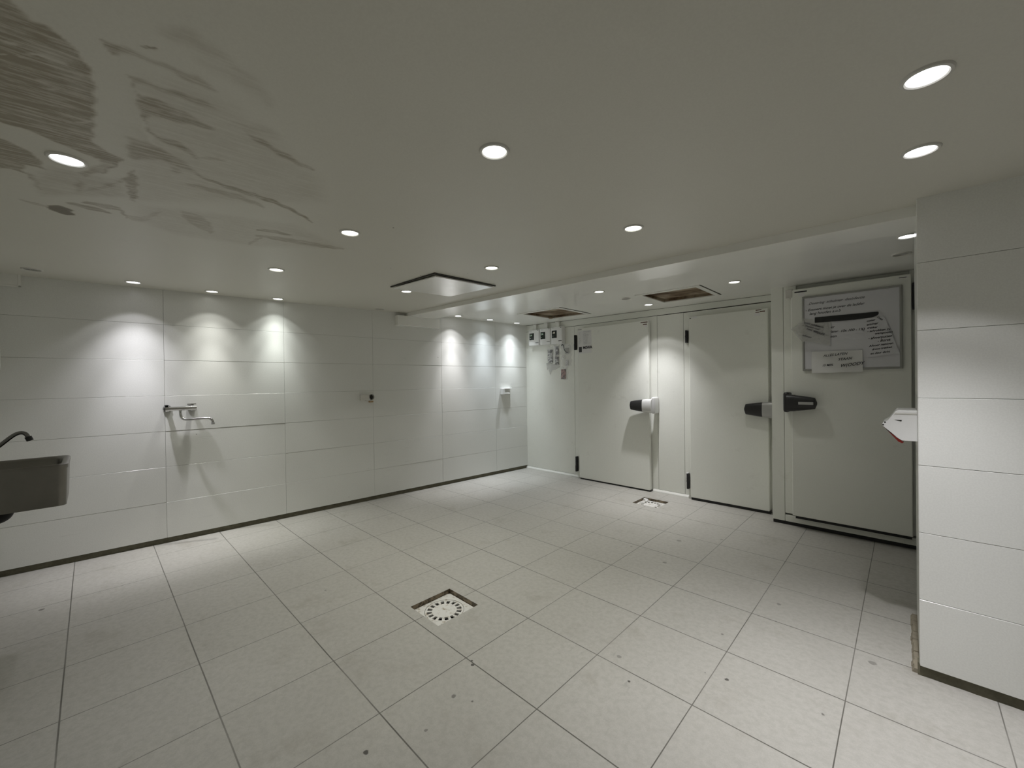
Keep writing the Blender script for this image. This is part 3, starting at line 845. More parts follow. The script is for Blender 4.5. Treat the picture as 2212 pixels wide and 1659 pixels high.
# ================================================================== THINGS
# ------------------------------------------------------------------ recessed ceiling lamps
COOL, NEUT, WARM, BLUE, GREEN = (0.95, 0.97, 1.0), (1.0, 1.0, 0.95), (1.0, 0.995, 0.91), (0.84, 0.92, 1.0), (0.96, 1.0, 0.955)
LILAC, PALE, PALEBLUE = (0.955, 0.94, 1.0), (0.985, 0.975, 1.0), (0.90, 0.96, 1.0)
LENS = {}
def lens_mat(col):
    key = col
    if key not in LENS:
        LENS[key] = mat_emit('lit lamp lens', col + (1,), 7.0)
    return LENS[key]

RIM_ME = None
N_LAMP = 0
def downlight(x, y, z, slope, label, power=(9.0, .8, 0.0), col=NEUT, lit=True, group='recessed ceiling lamps', spread=1.0):
    global RIM_ME, N_LAMP
    root = thing('downlight', label, 'ceiling light', (x, y, z), group=group)
    root.rotation_euler = slope
    if RIM_ME is None:
        mb = MB()
        mb.lathe([(.0400, .004), (.0395, -.0030), (.0430, -.0060), (.0490, -.0052), (.0520, -.0010), (.0525, .002)], seg=48)
        o = mb.build('rim', M['offwhite'], root, smooth=True)
        RIM_ME = o.data
    else:
        o = bpy.data.objects.new('rim', RIM_ME); COL.objects.link(o); o.parent = root
    if not lit:
        mb = MB(); mb.lathe([(.0, .0005), (.0402, .0005)], seg=48)
        mb.build('dead_lens', M['frame'], root)
        return root
    mb = MB(); mb.lathe([(.0, -.0022), (.030, -.0020), (.0402, -.0005)], seg=48)
    o = mb.build('lens', lens_mat(col), root, smooth=True)
    N_LAMP += 1
    for nm, w, ang, blend in (('lamp_core', power[2], 48, 1.0), ('lamp_beam', power[0], 82, 1.0), ('lamp_flood', power[1], 99, 0.18)):
        if w <= 0: continue
        ld = bpy.data.lights.new(nm, 'SPOT')
        ld.energy = w
        ld.color = col
        ld.spot_size = math.radians(ang * spread); ld.spot_blend = blend
        ld.shadow_soft_size = .022
        lo = bpy.data.objects.new(nm, ld); COL.objects.link(lo)
        lo.parent = root; lo.location = (0, 0, -.011)
    return root

SL_M = (math.atan(0.0122), math.atan(0.013), 0)
SL_B = (0, math.atan(0.010), 0)
def dm(x, y, label, **k): return downlight(x, y, z_main(x, y) - .0005, SL_M, label, **k)
def db(x, y, label, **k): return downlight(x, y, z_back(x) - .0005, SL_B, label, **k)
dm(-.519, -1.741, 'lit ceiling lamp amid the brown smears at the upper left', col=COOL, power=(8, 1.6, 8))
dm(.544, -.738, 'lit ceiling lamp near the top middle, largest of the middle rows', col=NEUT, power=(14.6, 2.1, 6.6))
dm(1.579, -.192, 'largest lit ceiling lamp, at the top right corner', col=PALE, power=(26, 3, 8))
dm(1.577, .302, 'lit ceiling lamp just in front of the pillar top', col=PALE, power=(92, 7, 22))
dm(-.55, -.742, 'lit ceiling lamp at the tip of the brown smears', col=WARM, power=(17, 3, 6.6))
dm(.524, .273, 'lit ceiling lamp standing alone in front of the ceiling beam', col=WARM, power=(20, 1.6, 6.5))
dm(-1.619, -.785, 'lit ceiling lamp one row in from the left wall', col=WARM, power=(10, 4.5, 4))
dm(-2.766, -1.458, 'lit lamp above the brightest light patch on the left wall', col=LILAC, power=(34, 2.6, 55))
dm(-2.781, -.957, 'lit lamp by the left wall, middle of its row of three', col=NEUT, power=(14, 1.8, 40))
dm(-2.779, -.443, 'lit lamp by the left wall nearest to the ceiling access panel', col=GREEN, power=(15, 1.9, 34))
dm(-.553, .275, 'lit ceiling lamp right of the ceiling access panel', col=WARM, power=(28, 3.4, 8.7))
dm(-1.657, .269, 'lit ceiling lamp left of the ceiling access panel', col=WARM, power=(26, 4.6, 5))
dm(-2.71, .576, 'unlit ceiling lamp by the left wall near the beam end', lit=False, group='unlit ceiling lamps')
dm(-2.72, -1.964, 'unlit ceiling lamp in the far left corner', lit=False, group='unlit ceiling lamps')
db(1.550, 1.617, 'lit lamp half hidden by the pillar top', col=COOL, power=(0.4, 1.1, 0.2))
db(.489, 2.134, 'lit lamp right of the brown open hatch over the middle door', col=NEUT, power=(10, 3.6, 10))
db(-.534, 1.641, 'lit lamp on the back ceiling between the two hatches', col=WARM, power=(19, 2, 9))
db(-.510, 2.617, 'lit lamp throwing an arch of light between two cold room doors', col=PALE, power=(70, 4.2, 40))
db(-2.60, 1.60, 'lit corner lamp nearest to the boxed beam end', col=PALE, power=(22, 3.0, 60))
db(-2.565, 2.125, 'lit corner lamp, middle of the row of three at the back left', col=BLUE, power=(18, 2.2, 40))
db(-2.535, 2.630, 'lit corner lamp nearest to the wall controllers', col=PALEBLUE, power=(24, 3.0, 50))
db(-.52, 2.126, 'unlit dark lamp beside the brown hatch over the middle door', lit=False, group='unlit ceiling lamps')
db(1.520, 2.073, 'unlit dark lamp above the whiteboard door', lit=False, group='unlit ceiling lamps')
# lamps of the same grid that hang beside the picture
dm(.54, -1.80, 'lit ceiling lamp behind the camera', col=NEUT, power=(5.5, 1.5, 4.6))
dm(2.05, -1.35, 'lit ceiling lamp to the right of the camera', col=NEUT, power=(1, 0.8, 3.3))
dm(2.35, .28, 'lit ceiling lamp right of the pillar corner', col=COOL, power=(3, 2.85, 2.6))

# ------------------------------------------------------------------ ceiling access panel and open hatches
pz = z_main(-1.25, .37)
t = thing('access_panel', 'large square white ceiling access panel hanging slightly open', 'ceiling panel', (-1.25, .375, pz - .006))
t.rotation_euler = SL_M
mb = MB()
mb.hexa([(-.300, -.302, -.017), (.298, -.290, -.019), (.290, .296, -.011), (-.304, .300, -.004),
         (-.300, -.302, -.007), (.298, -.290, -.009), (.290, .296, -.001), (-.304, .300, .004)], b=.002)
mb.build('panel_lid', M['lid'], t)
mb = MB()
mb.box(-.318, .316, -.314, -.302, -.004, .004)
mb.build('gap_edge', M['gap'], t)
mb = MB(); mb.box(.300, .312, -.314, .308, -.004, .004)
mb.build('gap_edge', M['gap'], t)

def hatch(h, label, crumb):
    x0, x1, y0, y1 = h
    zc = z_back((x0 + x1) / 2)
    t = thing('ceiling_hatch', label, 'ceiling hatch', ((x0 + x1) / 2, (y0 + y1) / 2, zc), group='open hatches in the back ceiling')
    t.rotation_euler = SL_B
    a, b = (x1 - x0) / 2, (y1 - y0) / 2
    mb = MB()
    w = .048
    for q in ((-a - w, a + w, -b - w, -b), (-a - w, a + w, b, b + w), (-a - w, -a, -b, b), (a, a + w, -b, b)):
        mb.box(q[0], q[1], q[2], q[3], -.007, .004, b=.0012, seg=1)
    mb.build('hatch_frame', M['soffit'], t)
    mb = MB()
    mb.box(a + w, a + w + .006, -b - w, b + w * .2, -.0035, .004)
    mb.build('gap_edge', M['gap'], t)
    mb = MB(); mb.box(-a - w - .004, -a - w, -b - w, -b * .6, -.0025, .004)
    mb.build('gap_edge', M['gap'], t)
    mb = MB()
    mb.box(-a - .03, a + .03, -b - .03, b + .03, .030, .040)
    for q in ((-a - .03, -a, -b - .03, b + .03), (a, a + .03, -b - .03, b + .03), (-a, a, -b - .03, -b), (-a, a, b, b + .03)):
        mb.box(q[0], q[1], q[2], q[3], .004, .031)
    mb.build('bare_board', M['rust'], t)
    if crumb:
        mb = MB()
        bmesh.ops.create_icosphere(mb.bm, subdivisions=2, radius=1)
        for v in mb.bm.verts:
            k = 1 + random.uniform(-.2, .2)
            v.co = Vector((v.co.x * .035 * k - a + .035, v.co.y * .024 * k + b - .05, v.co.z * .012 * k - .004))
        mb.build('loose_insulation', M['rust'], t)
    return t
hatch(HATCH[0], 'open brown hatch in the ceiling above the wall controllers', True)
hatch(HATCH[1], 'dark rust brown open hatch in the ceiling before the middle door', False)

# ------------------------------------------------------------------ floor drains
def floor_drain(p, label):
    x0, x1, y0, y1 = p
    cx, cy = (x0 + x1) / 2, (y0 + y1) / 2
    a, b = (x1 - x0) / 2, (y1 - y0) / 2
    t = thing('floor_drain', label, 'drain', (cx, cy, 0), group='square floor drains')
    mb = MB()
    e = .012
    for q in ((-a - e, -a, -b - e, b + e), (a, a + e, -b - e, b + e), (-a, a, -b - e, -b), (-a, a, b, b + e)):
        mb.box(q[0], q[1], q[2], q[3], -.12, -.0015)
    mb.build('pit_edge', M['pit'], t)
    # plate with a round opening
    R, ZP_ = .117, -.026
    mb = MB()
    n = 64
    ring, sq = [], []
    for k in range(n):
        an = 2 * math.pi * (k + .5) / n
        c, s = math.cos(an), math.sin(an)
        m_ = max(abs(c) / (a - .004), abs(s) / (b - .004))
        ring.append(mb.bm.verts.new((R * c, R * s, ZP_)))
        sq.append(mb.bm.verts.new((c / m_, s / m_, ZP_)))
    low = [mb.bm.verts.new((v.co.x, v.co.y, ZP_ - .018)) for v in ring]
    for k in range(n):
        j = (k + 1) % n
        mb.bm.faces.new([ring[k], ring[j], sq[j], sq[k]])
        mb.bm.faces.new([low[k], low[j], ring[j], ring[k]])
    mb.build('plate', M['plate'], t)
    # round grate with sixteen slots
    mb = MB()
    zt = ZP_ - .001
    def annulus(r0, r1, a0, a1, steps):
        for q in range(steps):
            u, v = a0 + (a1 - a0) * q / steps, a0 + (a1 - a0) * (q + 1) / steps
            P = [(r0 * math.cos(u), r0 * math.sin(u)), (r1 * math.cos(u), r1 * math.sin(u)), (r1 * math.cos(v), r1 * math.sin(v)), (r0 * math.cos(v), r0 * math.sin(v))]
            lo_ = [mb.bm.verts.new((x, y, zt - .008)) for x, y in P]; hi = [mb.bm.verts.new((x, y, zt)) for x, y in P]
            mb.bm.faces.new(hi); mb.bm.faces.new(lo_[::-1])
            for i in range(4):
                mb.bm.faces.new([lo_[i], lo_[(i + 1) % 4], hi[(i + 1) % 4], hi[i]])
    annulus(.0, .001, 0, 2 * math.pi, 8)
    annulus(.001, .074, 0, 2 * math.pi, 48)
    annulus(.103, .1145, 0, 2 * math.pi, 64)
    for k in range(16):
        an = 2 * math.pi * k / 16
        annulus(.074, .103, an, an + 2 * math.pi / 16 * .42, 2)
    mb.build('grate', M['plate'], t)
    mb = MB(); mb.cyl((0, 0, -.10), (0, 0, -.048), .1165, seg=40)
    mb.build('sump', M['pitdark'], t)
    return t
floor_drain(PITS[0], 'square floor drain with round white grate in the middle of the floor')
floor_drain(PITS[1], 'small looking floor drain in front of the cold room doors')
mb = MB()
mb.box(-.606, -.560, 2.625, 2.662, -.026, -.008, b=.004); mb.box(-.575, -.548, 2.600, 2.650, -.026, -.014, b=.004)
tag(mb.build('plastic_scrap', M['white'], loc=(-.58, 2.64, -.026)), 'white plastic scrap in the corner of the far floor drain', 'scrap')

# ------------------------------------------------------------------ hand basin on the front wall, seen at the left edge
BX0, BX1, BY0, BY1, BZ0, BZ1 = -2.06, -1.66, -2.165, -1.788, .712, .932
t = thing('hand_basin', 'stainless steel hand basin at the left edge with curved tap', 'sink', ((BX0 + BX1) / 2, BY0, BZ0))
cx = (BX0 + BX1) / 2
def rrect(x0, x1, y0, y1, r, z, n=7):
    pts = []
    for (px, py, a0) in ((x1 - r, y1 - r, 0), (x0 + r, y1 - r, 90), (x0 + r, y0 + r, 180), (x1 - r, y0 + r, 270)):
        for k in range(n):
            a = math.radians(a0 + 90 * k / (n - 1))
            pts.append((px + r * math.cos(a) - cx, py + r * math.sin(a) - BY0, z - BZ0))
    return pts
mb = MB()
mb.sections([rrect(BX0 + .10, BX1 - .10, BY0 + .08, BY1 - .08, .05, BZ0 + .05),
             rrect(BX0 + .035, BX1 - .035, BY0 + .055, BY1 - .035, .06, BZ0 + .075),
             rrect(BX0 + .026, BX1 - .026, BY0 + .050, BY1 - .026, .06, BZ1 - .012),
             rrect(BX0 + .020, BX1 - .020, BY0 + .045, BY1 - .020, .06, BZ1 - .004),
             rrect(BX0 + .004, BX1 - .004, BY0 + .002, BY1 - .004, .034, BZ1),
             rrect(BX0 - .003, BX1 + .003, BY0 + .001, BY1 + .003, .037, BZ1 - .004),
             rrect(BX0 - .003, BX1 + .003, BY0 + .001, BY1 + .003, .037, BZ1 - .022),
             rrect(BX0, BX1, BY0 + .001, BY1, .034, BZ1 - .026),
             rrect(BX0 + .001, BX1 - .001, BY0 + .001, BY1 - .006, .032, BZ0),
             rrect(BX0 + .006, BX1 - .006, BY0 + .004, BY1 - .010, .030, BZ0 + .004)], cap=False)
mb.build('basin_shell', M['steel'], t, smooth=True)
mb = MB(); mb.poly(rrect(BX0 + .10, BX1 - .10, BY0 + .08, BY1 - .08, .05, BZ0 + .05))
mb.build('basin_floor', M['steel'], t)
def L(x, y, z): return (x - cx, y - BY0, z - BZ0)
tx = -1.86
mb = MB()
mb.cyl(L(tx, -2.095, .930), L(tx, -2.095, .965), .022, .018)
mb.tube([L(tx, -2.095, .955), L(tx, -2.085, .980), L(tx, -2.035, 1.030), L(tx, -1.99, 1.078), L(tx, -1.965, 1.094), L(tx, -1.945, 1.090), L(tx, -1.934, 1.070)], .0095)
tap = mb.build('tap_spout', M['chrome_dark_refl'], t, smooth=True)
mb = MB(); mb.cyl(L(tx, -1.935, 1.072), L(tx, -1.927, 1.050), .0135, .0135)
mb.build('aerator', M['black'], tap, smooth=True)
mb = MB()
mb.tube([L(tx, -2.01, .725), L(tx, -2.01, .680), L(tx, -2.03, .655), L(tx, -2.07, .648), L(tx, -2.16, .648)], .024)
mb.build('drain_elbow', M['dark'], t, smooth=True)
mb = MB(); mb.lathe([(0, -.028), (.030, -.026), (.036, -.018), (.036, .002), (0, .002)], c=L(tx, -1.955, BZ0), seg=28)
mb.build('drain_cup', M['silver'], t, smooth=True)
mb = MB()
mb.box(-1.99, -1.89, -2.165, -2.034, 1.425, 1.575, b=.012)
tag(mb.build('soap_dispenser', M['white'], loc=(-1.94, -2.165, 1.425)), 'white dispenser edge cut off at the left frame edge above the basin', 'dispenser')

# ------------------------------------------------------------------ wall mixer on the left wall
t = thing('wall_mixer_tap', 'chrome wall mixer tap with long spout on the white left wall', 'tap', lw(-1.165, 1.14))
O = lw(-1.165, 1.14)
def W(y, z, n): return lw(y, z, n) - O
mb = MB()
mb.cyl(W(-1.255, 1.142, .062), W(-1.075, 1.142, .062), .0185, seg=24)
mb.cyl(W(-1.268, 1.142, .062), W(-1.238, 1.142, .062), .024, seg=24)
mb.cyl(W(-1.095, 1.142, .062), W(-1.055, 1.142, .062), .0245, .020, seg=24)
body = mb.build('mixer_body', M['chrome'], t, smooth=True)
for yy in (-1.248, -1.088):
    mb = MB()
    mb.cyl(W(yy, 1.142, .0), W(yy, 1.142, .012), .031, .027, seg=24)
    mb.cyl(W(yy, 1.142, .010), W(yy, 1.142, .060), .016, seg=20)
    mb.build('wall_union', M['chrome'], t, smooth=True)
mb = MB()
mb.cyl(W(-1.262, 1.142, .062), W(-1.272, 1.142, .062), .026, .022, seg=24)
mb.box(*sorted((W(-1.262, 0, 0).x + .02, W(-1.262, 0, 0).x + .085)), -.105, -.083, .026, .036, b=.003)
mb.build('temperature_knob', M['black'], t, smooth=True)
mb = MB()
mb.cyl(W(-1.086, 1.160, .062), W(-1.086, 1.172, .062), .014, seg=18)
p, q = W(-1.118, 1.176, .062), W(-1.058, 1.178, .066)
mb.tube([p, (p + q) / 2, q], .0055, seg=10)
mb.build('lever', M['chrome'], t, smooth=True)
mb = MB()
mb.tube([W(-1.165, 1.130, .062), W(-1.165, 1.100, .064), W(-1.160, 1.070, .072), W(-1.142, 1.050, .086), W(-1.11, 1.046, .102), W(-1.05, 1.050, .128),
         W(-0.995, 1.053, .152), W(-0.972, 1.049, .163), W(-0.957, 1.034, .170), W(-0.952, 1.012, .173)], .0105, seg=16)
sp = mb.build('spout', M['chrome'], t, smooth=True)
mb = MB(); mb.cyl(W(-0.9525, 1.016, .1728), W(-0.951, .998, .1735), .0135, seg=18)
mb.build('aerator', M['silver'], sp, smooth=True)

# ------------------------------------------------------------------ remains of a wall fitting and the little bracket
t = thing('pipe_outlet', 'broken white pipe outlet with dark hole on the middle of the left wall', 'wall fitting', lw(.46, 1.175))
O = lw(.46, 1.175)
def W(y, z, n): return lw(y, z, n) - O
def wall_box(mb, y0, y1, z0, z1, n0, n1, b=0.0):
    a = [W(y0, z0, n0), W(y1, z0, n0), W(y1, z0, n1), W(y0, z0, n1)]
    c = [W(y0, z1, n0), W(y1, z1, n0), W(y1, z1, n1), W(y0, z1, n1)]
    return mb.hexa(a + c, b)
mb = MB(); wall_box(mb, .392, .490, 1.146, 1.212, -.002, .042, b=.005); wall_box(mb, .450, .502, 1.140, 1.165, -.002, .036, b=.004)
mb.build('cover_box', M['offwhite'], t)
mb = MB()
prev = None
c0, c1 = W(.520, 1.180, .0), W(.520, 1.180, .026)
mb.cyl(c0, c1, .034, .031, seg=24, cap=False)
mb.cyl(c0, c1, .024, .024, seg=24, cap=False)
mb.build('pipe_socket', M['offwhite'], t, smooth=True)
mb = MB(); mb.cyl(W(.520, 1.180, -.004), W(.520, 1.180, .004), .030, seg=24)
mb.build('pipe_hole', M['gap'], t)
mb = MB(); wall_box(mb, .492, .545, 1.118, 1.136, -.002, .016, b=.004)
mb.build('rusty_clip', mat('tan plastic', (.42, .30, .17, 1), .6, var=.25), t)

t = thing('wall_bracket', 'small white plastic bracket near the back left corner', 'bracket', lw(2.53, 1.20))
O = lw(2.53, 1.20)
mb = MB()
wall_box(mb, 2.450, 2.485, 1.152, 1.236, -.002, .055, b=.003)
wall_box(mb, 2.450, 2.640, 1.228, 1.240, -.002, .040, b=.002)
mb.build('bracket_plate', M['white'], t)
mb = MB()
mb.hexa([W(2.500, 1.168, .030), W(2.600, 1.166, .030), W(2.605, 1.164, .036), W(2.505, 1.166, .036),
         W(2.500, 1.232, .004), W(2.575, 1.232, .004), W(2.580, 1.230, .010), W(2.505, 1.230, .010)])
mb.build('flap', M['white'], t)

# ------------------------------------------------------------------ three controllers with their cable trunking
YC = 2.90
def controller(x0, x1, z0, z1, c0, c1, label, led, digits):
    cx, w = (x0 + x1) / 2, (x1 - x0) / 2
    hgt = z1 - z0
    t = thing('temperature_controller', label, 'controller', (cx, YB, z0), group='cold room controllers')
    mb = MB(); mb.box(-w, w, YC - YB, .0, 0, hgt, b=.008, seg=3)
    case = mb.build('case', M['white'], t, smooth=True)
    mb = MB(); mb.box(-w + .016, w * .02 + .004, YC - YB - .002, YC - YB + .004, hgt * .36, hgt * .80, b=.002)
    scr = mb.build('display', M['screen'], case)
    mb = MB()
    text_mesh(mb, digits, .036, facing(-w + .026, YC - YB - .0028, hgt * .62), 0.0, .0006)
    text_mesh(mb, '---', .020, facing(-w + .028, YC - YB - .0028, hgt * .46), 0.0, .0004)
    mb.build('digits', M[led], scr)
    mb = MB(); mb.box(w * .34, w * .92, YC - YB - .0012, YC - YB + .002, hgt * .155, hgt * .185)
    mb.build('badge', M['ink'], case)
    mb = MB(); mb.box(w * .66, w * .90, YC - YB - .0012, YC - YB + .002, hgt * .925, hgt * .955); mb.box(-w * .8, -w * .35, YC - YB - .0010, YC - YB + .002, hgt * .93, hgt * .938)
    mb.build('small_print', M['inkgrey'], case)
    mb = MB(); mb.box(c0 - cx, c1 - cx, -.040, .012, hgt - .004, z_back(cx) - z0 - .0015, b=.003)
    mb.build('cable_trunking', M['trimw'], t)
    return t
controller(-2.547, -2.345, 1.868, 2.100, -2.500, -2.432, 'leftmost of three white wall controllers with dark display', 'led', '3.4')
controller(-2.330, -2.132, 1.866, 2.102, -2.285, -2.216, 'middle of three white wall controllers with dark display', 'led', '2.6')
controller(-2.118, -1.922, 1.862, 2.104, -2.072, -2.004, 'rightmost of three white wall controllers, nearest the notice', 'ledamber', '-18')

# ------------------------------------------------------------------ plastic bags and papers hanging under the controllers
def bag(name, x0, x1, z0, z1, label, content, depth=.018, puff=.9, group=None, inner=None, cat='plastic bag', film='film'):
    cx, cz = (x0 + x1) / 2, (z0 + z1) / 2
    t = thing(name, label, cat, (cx, YB, z0), group=group)
    w, h = (x1 - x0) / 2, (z1 - z0)
    nx, nz = 14, 20
    rnd = random.Random(int(abs(x0 * 1000)))
    mb = MB()
    G = {}
    for s, yb in ((0, -.0025), (1, None)):
        for i in range(nx + 1):
            for k in range(nz + 1):
                u, v = i / nx, k / nz
                if s == 1 and (i in (0, nx) or k in (0, nz)):
                    G[(s, i, k)] = G[(0, i, k)]
                    continue
                e = (math.sin(math.pi * u) * math.sin(math.pi * v)) ** .5
                y = -.0025 if s == 0 else -.004 - depth * e * (puff + .35 * math.sin(u * 9 + v * 13 + x0 * 7) + rnd.uniform(-.12, .12))
                wob = .006 * math.sin(v * 11 + x0 * 5) if i in (0, nx) else 0
                hz = h * v + (.008 * math.sin(u * 7 + x0 * 3) if k in (0, nz) else 0)
                G[(s, i, k)] = mb.bm.verts.new(((2 * u - 1) * w + wob, y, hz))
    for s in (0, 1):
        for i in range(nx):
            for k in range(nz):
                q = [G[(s, i, k)], G[(s, i + 1, k)], G[(s, i + 1, k + 1)], G[(s, i, k + 1)]]
                if len(set(q)) == 4:
                    try: mb.bm.faces.new(q)
                    except ValueError: pass
    mb.build('film', M[film], t, smooth=True)
    for (a0, a1, b0, b1, m) in content:
        mb = MB()
        mb.box(-w + 2 * w * a0, -w + 2 * w * a1, -.0085, -.0045, h * b0, h * b1, b=.0008, seg=1)
        mb.build('contents', M[m], t)
    return t
bag('plastic_bag', -2.252, -2.140, 1.590, 1.845, 'leftmost clear bag of black and white parts under the controllers', [(.18, .92, .06, .40, 'printbw'), (.10, .90, .46, .80, 'printbw')], group='bags taped under the controllers')
bag('plastic_bag', -2.138, -2.034, 1.560, 1.856, 'narrow tall clear bag with dark parts, below the rightmost controller', [(.45, .92, .50, .92, 'printbw'), (.30, .95, .05, .42, 'printbw'), (.08, .42, .30, .95, 'paper')], group='bags taped under the controllers')
c = bag('plastic_bag', -2.005, -1.812, 1.700, 1.862, 'upper right clear bag beside the door hinge, with curled cable', [(.42, .78, .12, .62, 'frame')], depth=.026, group='bags taped under the controllers')
mb = MB()
cxl = -.02
mb.tube([(-.075, -.012, .135), (-.055, -.016, .15), (-.035, -.016, .135), (-.028, -.016, .09), (.0, -.016, .045), (.04, -.016, .035)], .005, seg=8)
mb.build('cable', M['dark'], c, smooth=True)
mb = MB()
mb.tube([(.045, -.012, .13), (.078, -.02, .14), (.088, -.02, .09), (.075, -.02, .03)], .007, seg=8)
mb.build('clear_hose', M['film'], c, smooth=True)
c = bag('plastic_bag', -2.000, -1.816, 1.545, 1.698, 'middle right clear bag with a white ring', [(.45, .70, .05, .55, 'printgrey')], depth=.022, group='bags taped under the controllers')
mb = MB(); mb.lathe([(.011, -.004), (.011, .004), (.022, .004), (.022, -.004), (.011, -.004)], seg=24)
for v in mb.bm.verts: v.co = Vector((v.co.x - .045, -.012 + v.co.z, v.co.y + .122))
mb.build('ring', M['white'], c, smooth=True)
bag('plastic_bag', -2.016, -1.882, 1.355, 1.535, 'lowest hanging bag with a brownish red photo card', [(.12, .72, .05, .82, 'printred')], depth=.022, group='bags taped under the controllers')
def sheet(mb, pts, y, bulge=.004, n=10):
    """quad sheet with a slight curl: pts bl, br, tr, tl as (x, z)"""
    G = []
    for i in range(n + 1):
        row = []
        for k in range(n + 1):
            u, v = i / n, k / n
            x = (1 - u) * ((1 - v) * pts[0][0] + v * pts[3][0]) + u * ((1 - v) * pts[1][0] + v * pts[2][0])
            z = (1 - u) * ((1 - v) * pts[0][1] + v * pts[3][1]) + u * ((1 - v) * pts[1][1] + v * pts[2][1])
            yy = y - bulge * (.5 + .5 * math.sin(u * 3.1 + v * 2.2)) * (1 - v)
            row.append((x, yy, z))
        G.append(row)
    T = .0006
    A = [[mb.bm.verts.new(p) for p in r] for r in G]
    B = [[mb.bm.verts.new((p[0], p[1] + T, p[2])) for p in r] for r in G]
    for i in range(n):
        for k in range(n):
            mb.bm.faces.new([A[i][k], A[i + 1][k], A[i + 1][k + 1], A[i][k + 1]])
            mb.bm.faces.new([B[i][k], B[i][k + 1], B[i + 1][k + 1], B[i + 1][k]])
    for i in range(n):
        mb.bm.faces.new([A[i][0], B[i][0], B[i + 1][0], A[i + 1][0]]); mb.bm.faces.new([A[i][n], A[i + 1][n], B[i + 1][n], B[i][n]])
        mb.bm.faces.new([A[0][i], A[0][i + 1], B[0][i + 1], B[0][i]]); mb.bm.faces.new([A[n][i], B[n][i], B[n][i + 1], A[n][i + 1]])
    return mb
mb = MB()
mb.prism([(-2.275, YB - .003, 1.600), (-2.262, YB - .003, 1.500), (-2.228, YB - .006, 1.520), (-2.205, YB - .005, 1.425), (-2.168, YB - .008, 1.490), (-2.10, YB - .006, 1.505), (-2.030, YB - .005, 1.535), (-2.036, YB - .004, 1.575), (-2.14, YB - .004, 1.585), (-2.20, YB - .003, 1.602)][::-1], (0, .0012, 0))
tag(mb.build('torn_film', M['filmpaper'], loc=(-2.15, YB, 1.43)), 'torn white plastic scrap under the two left bags', 'scrap')

# notice on the left door
t = thing('printed_notice', 'white printed notice with a dark photo at the top left of a door', 'notice', (-1.55, YD, 1.70))
mb = MB(); sheet(mb, [(-.107, .0), (.105, .005), (.103, .305), (-.116, .310)], -.0012, .004)
s = mb.build('sheet', M['paper'], t, smooth=True)
mb = MB(); mb.box(-.092, -.046, -.0064, -.0056, .020, .092); mb.build('photo', M['black'], t)
mb = MB()
for i, (a, b) in enumerate(((0, 'NAAM'), (1, 'UIT'))): pass
text_mesh(mb, 'MEWA', .048, facing(-.028, -.0068, .062), 0.05, .0016)
mb.build('lettering', M['ink'], t)
mb = MB()
rr = random.Random(2)
for k in range(17):
    z = .292 - k * .0105
    mb.box(-.028 if k % 5 else -.02, .02 + rr.random() * .065, -.0058, -.0048, z, z + .0035)
for k in range(12):
    z = .285 - k * .014
    mb.box(-.095, -.085 + rr.random() * .035, -.0058, -.0048, z, z + .004)
mb.build('text_lines', M['printgrey'], t)

# ------------------------------------------------------------------ whiteboard on the right door
YW = YL
t = thing('whiteboard', 'whiteboard with handwriting hung on the right cold room door', 'whiteboard', (1.205, YW, 1.395))
O = Vector((1.205, YW, 1.395))
mb = MB(); mb.box(-.300, .302, -.014, -.001, .014, .628)
mb.build('board_surface', M['board'], t)
mb = MB()
for q in ((-.313, .316, .0, .016), (-.313, .316, .626, .642), (-.313, -.298, .016, .626), (.300, .316, .016, .626)):
    mb.box(q[0], q[1], -.020, -.0005, q[2], q[3], b=.003)
mb.build('frame', M['frame'], t)
def write(lines, parent, ox, oz, y, m, name='handwriting'):
    mb = MB()
    for body, x, z, size, rot, sh in lines:
        text_mesh(mb, body, size, facing(x - ox, y, z - oz, rot), sh, .0004)
    return mb.build(name, M[m], parent)
write([('Dosering  schuimer  desinfectie', .938, 1.962, .0285, .012, .4)], t, 1.205, 1.395, -.0148, 'inkgrey')
write([('- Emmers moet je over de ladder', .915, 1.908, .0285, .020, .35), ('lang houden a.u.b', .942, 1.875, .030, .02, .4),
       ('Liter', 1.055, 1.745, .030, .02, .3), ('Water  10x 100 - 1%)', 1.062, 1.708, .027, .015, .35), ('alleen', 1.055, 1.668, .030, .02, .35)], t, 1.205, 1.395, -.0148, 'ink')

mb = MB(); mb.prism([(.981, 0, 1.803), (1.24, 0, 1.800), (1.345, 0, 1.806), (1.378, 0, 1.818), (1.386, 0, 1.830), (1.386, 0, 1.847), (.981, 0, 1.849)], (0, .009, 0), b=.003)
for v in mb.bm.verts: v.co.y += YW - .0255
tag(mb.build('black_bar', M['dark'], loc=(1.18, YW - .02, 1.80)), 'black bar across the upper part of the whiteboard', 'magnetic strip')  # plain black bar lying flat across the board

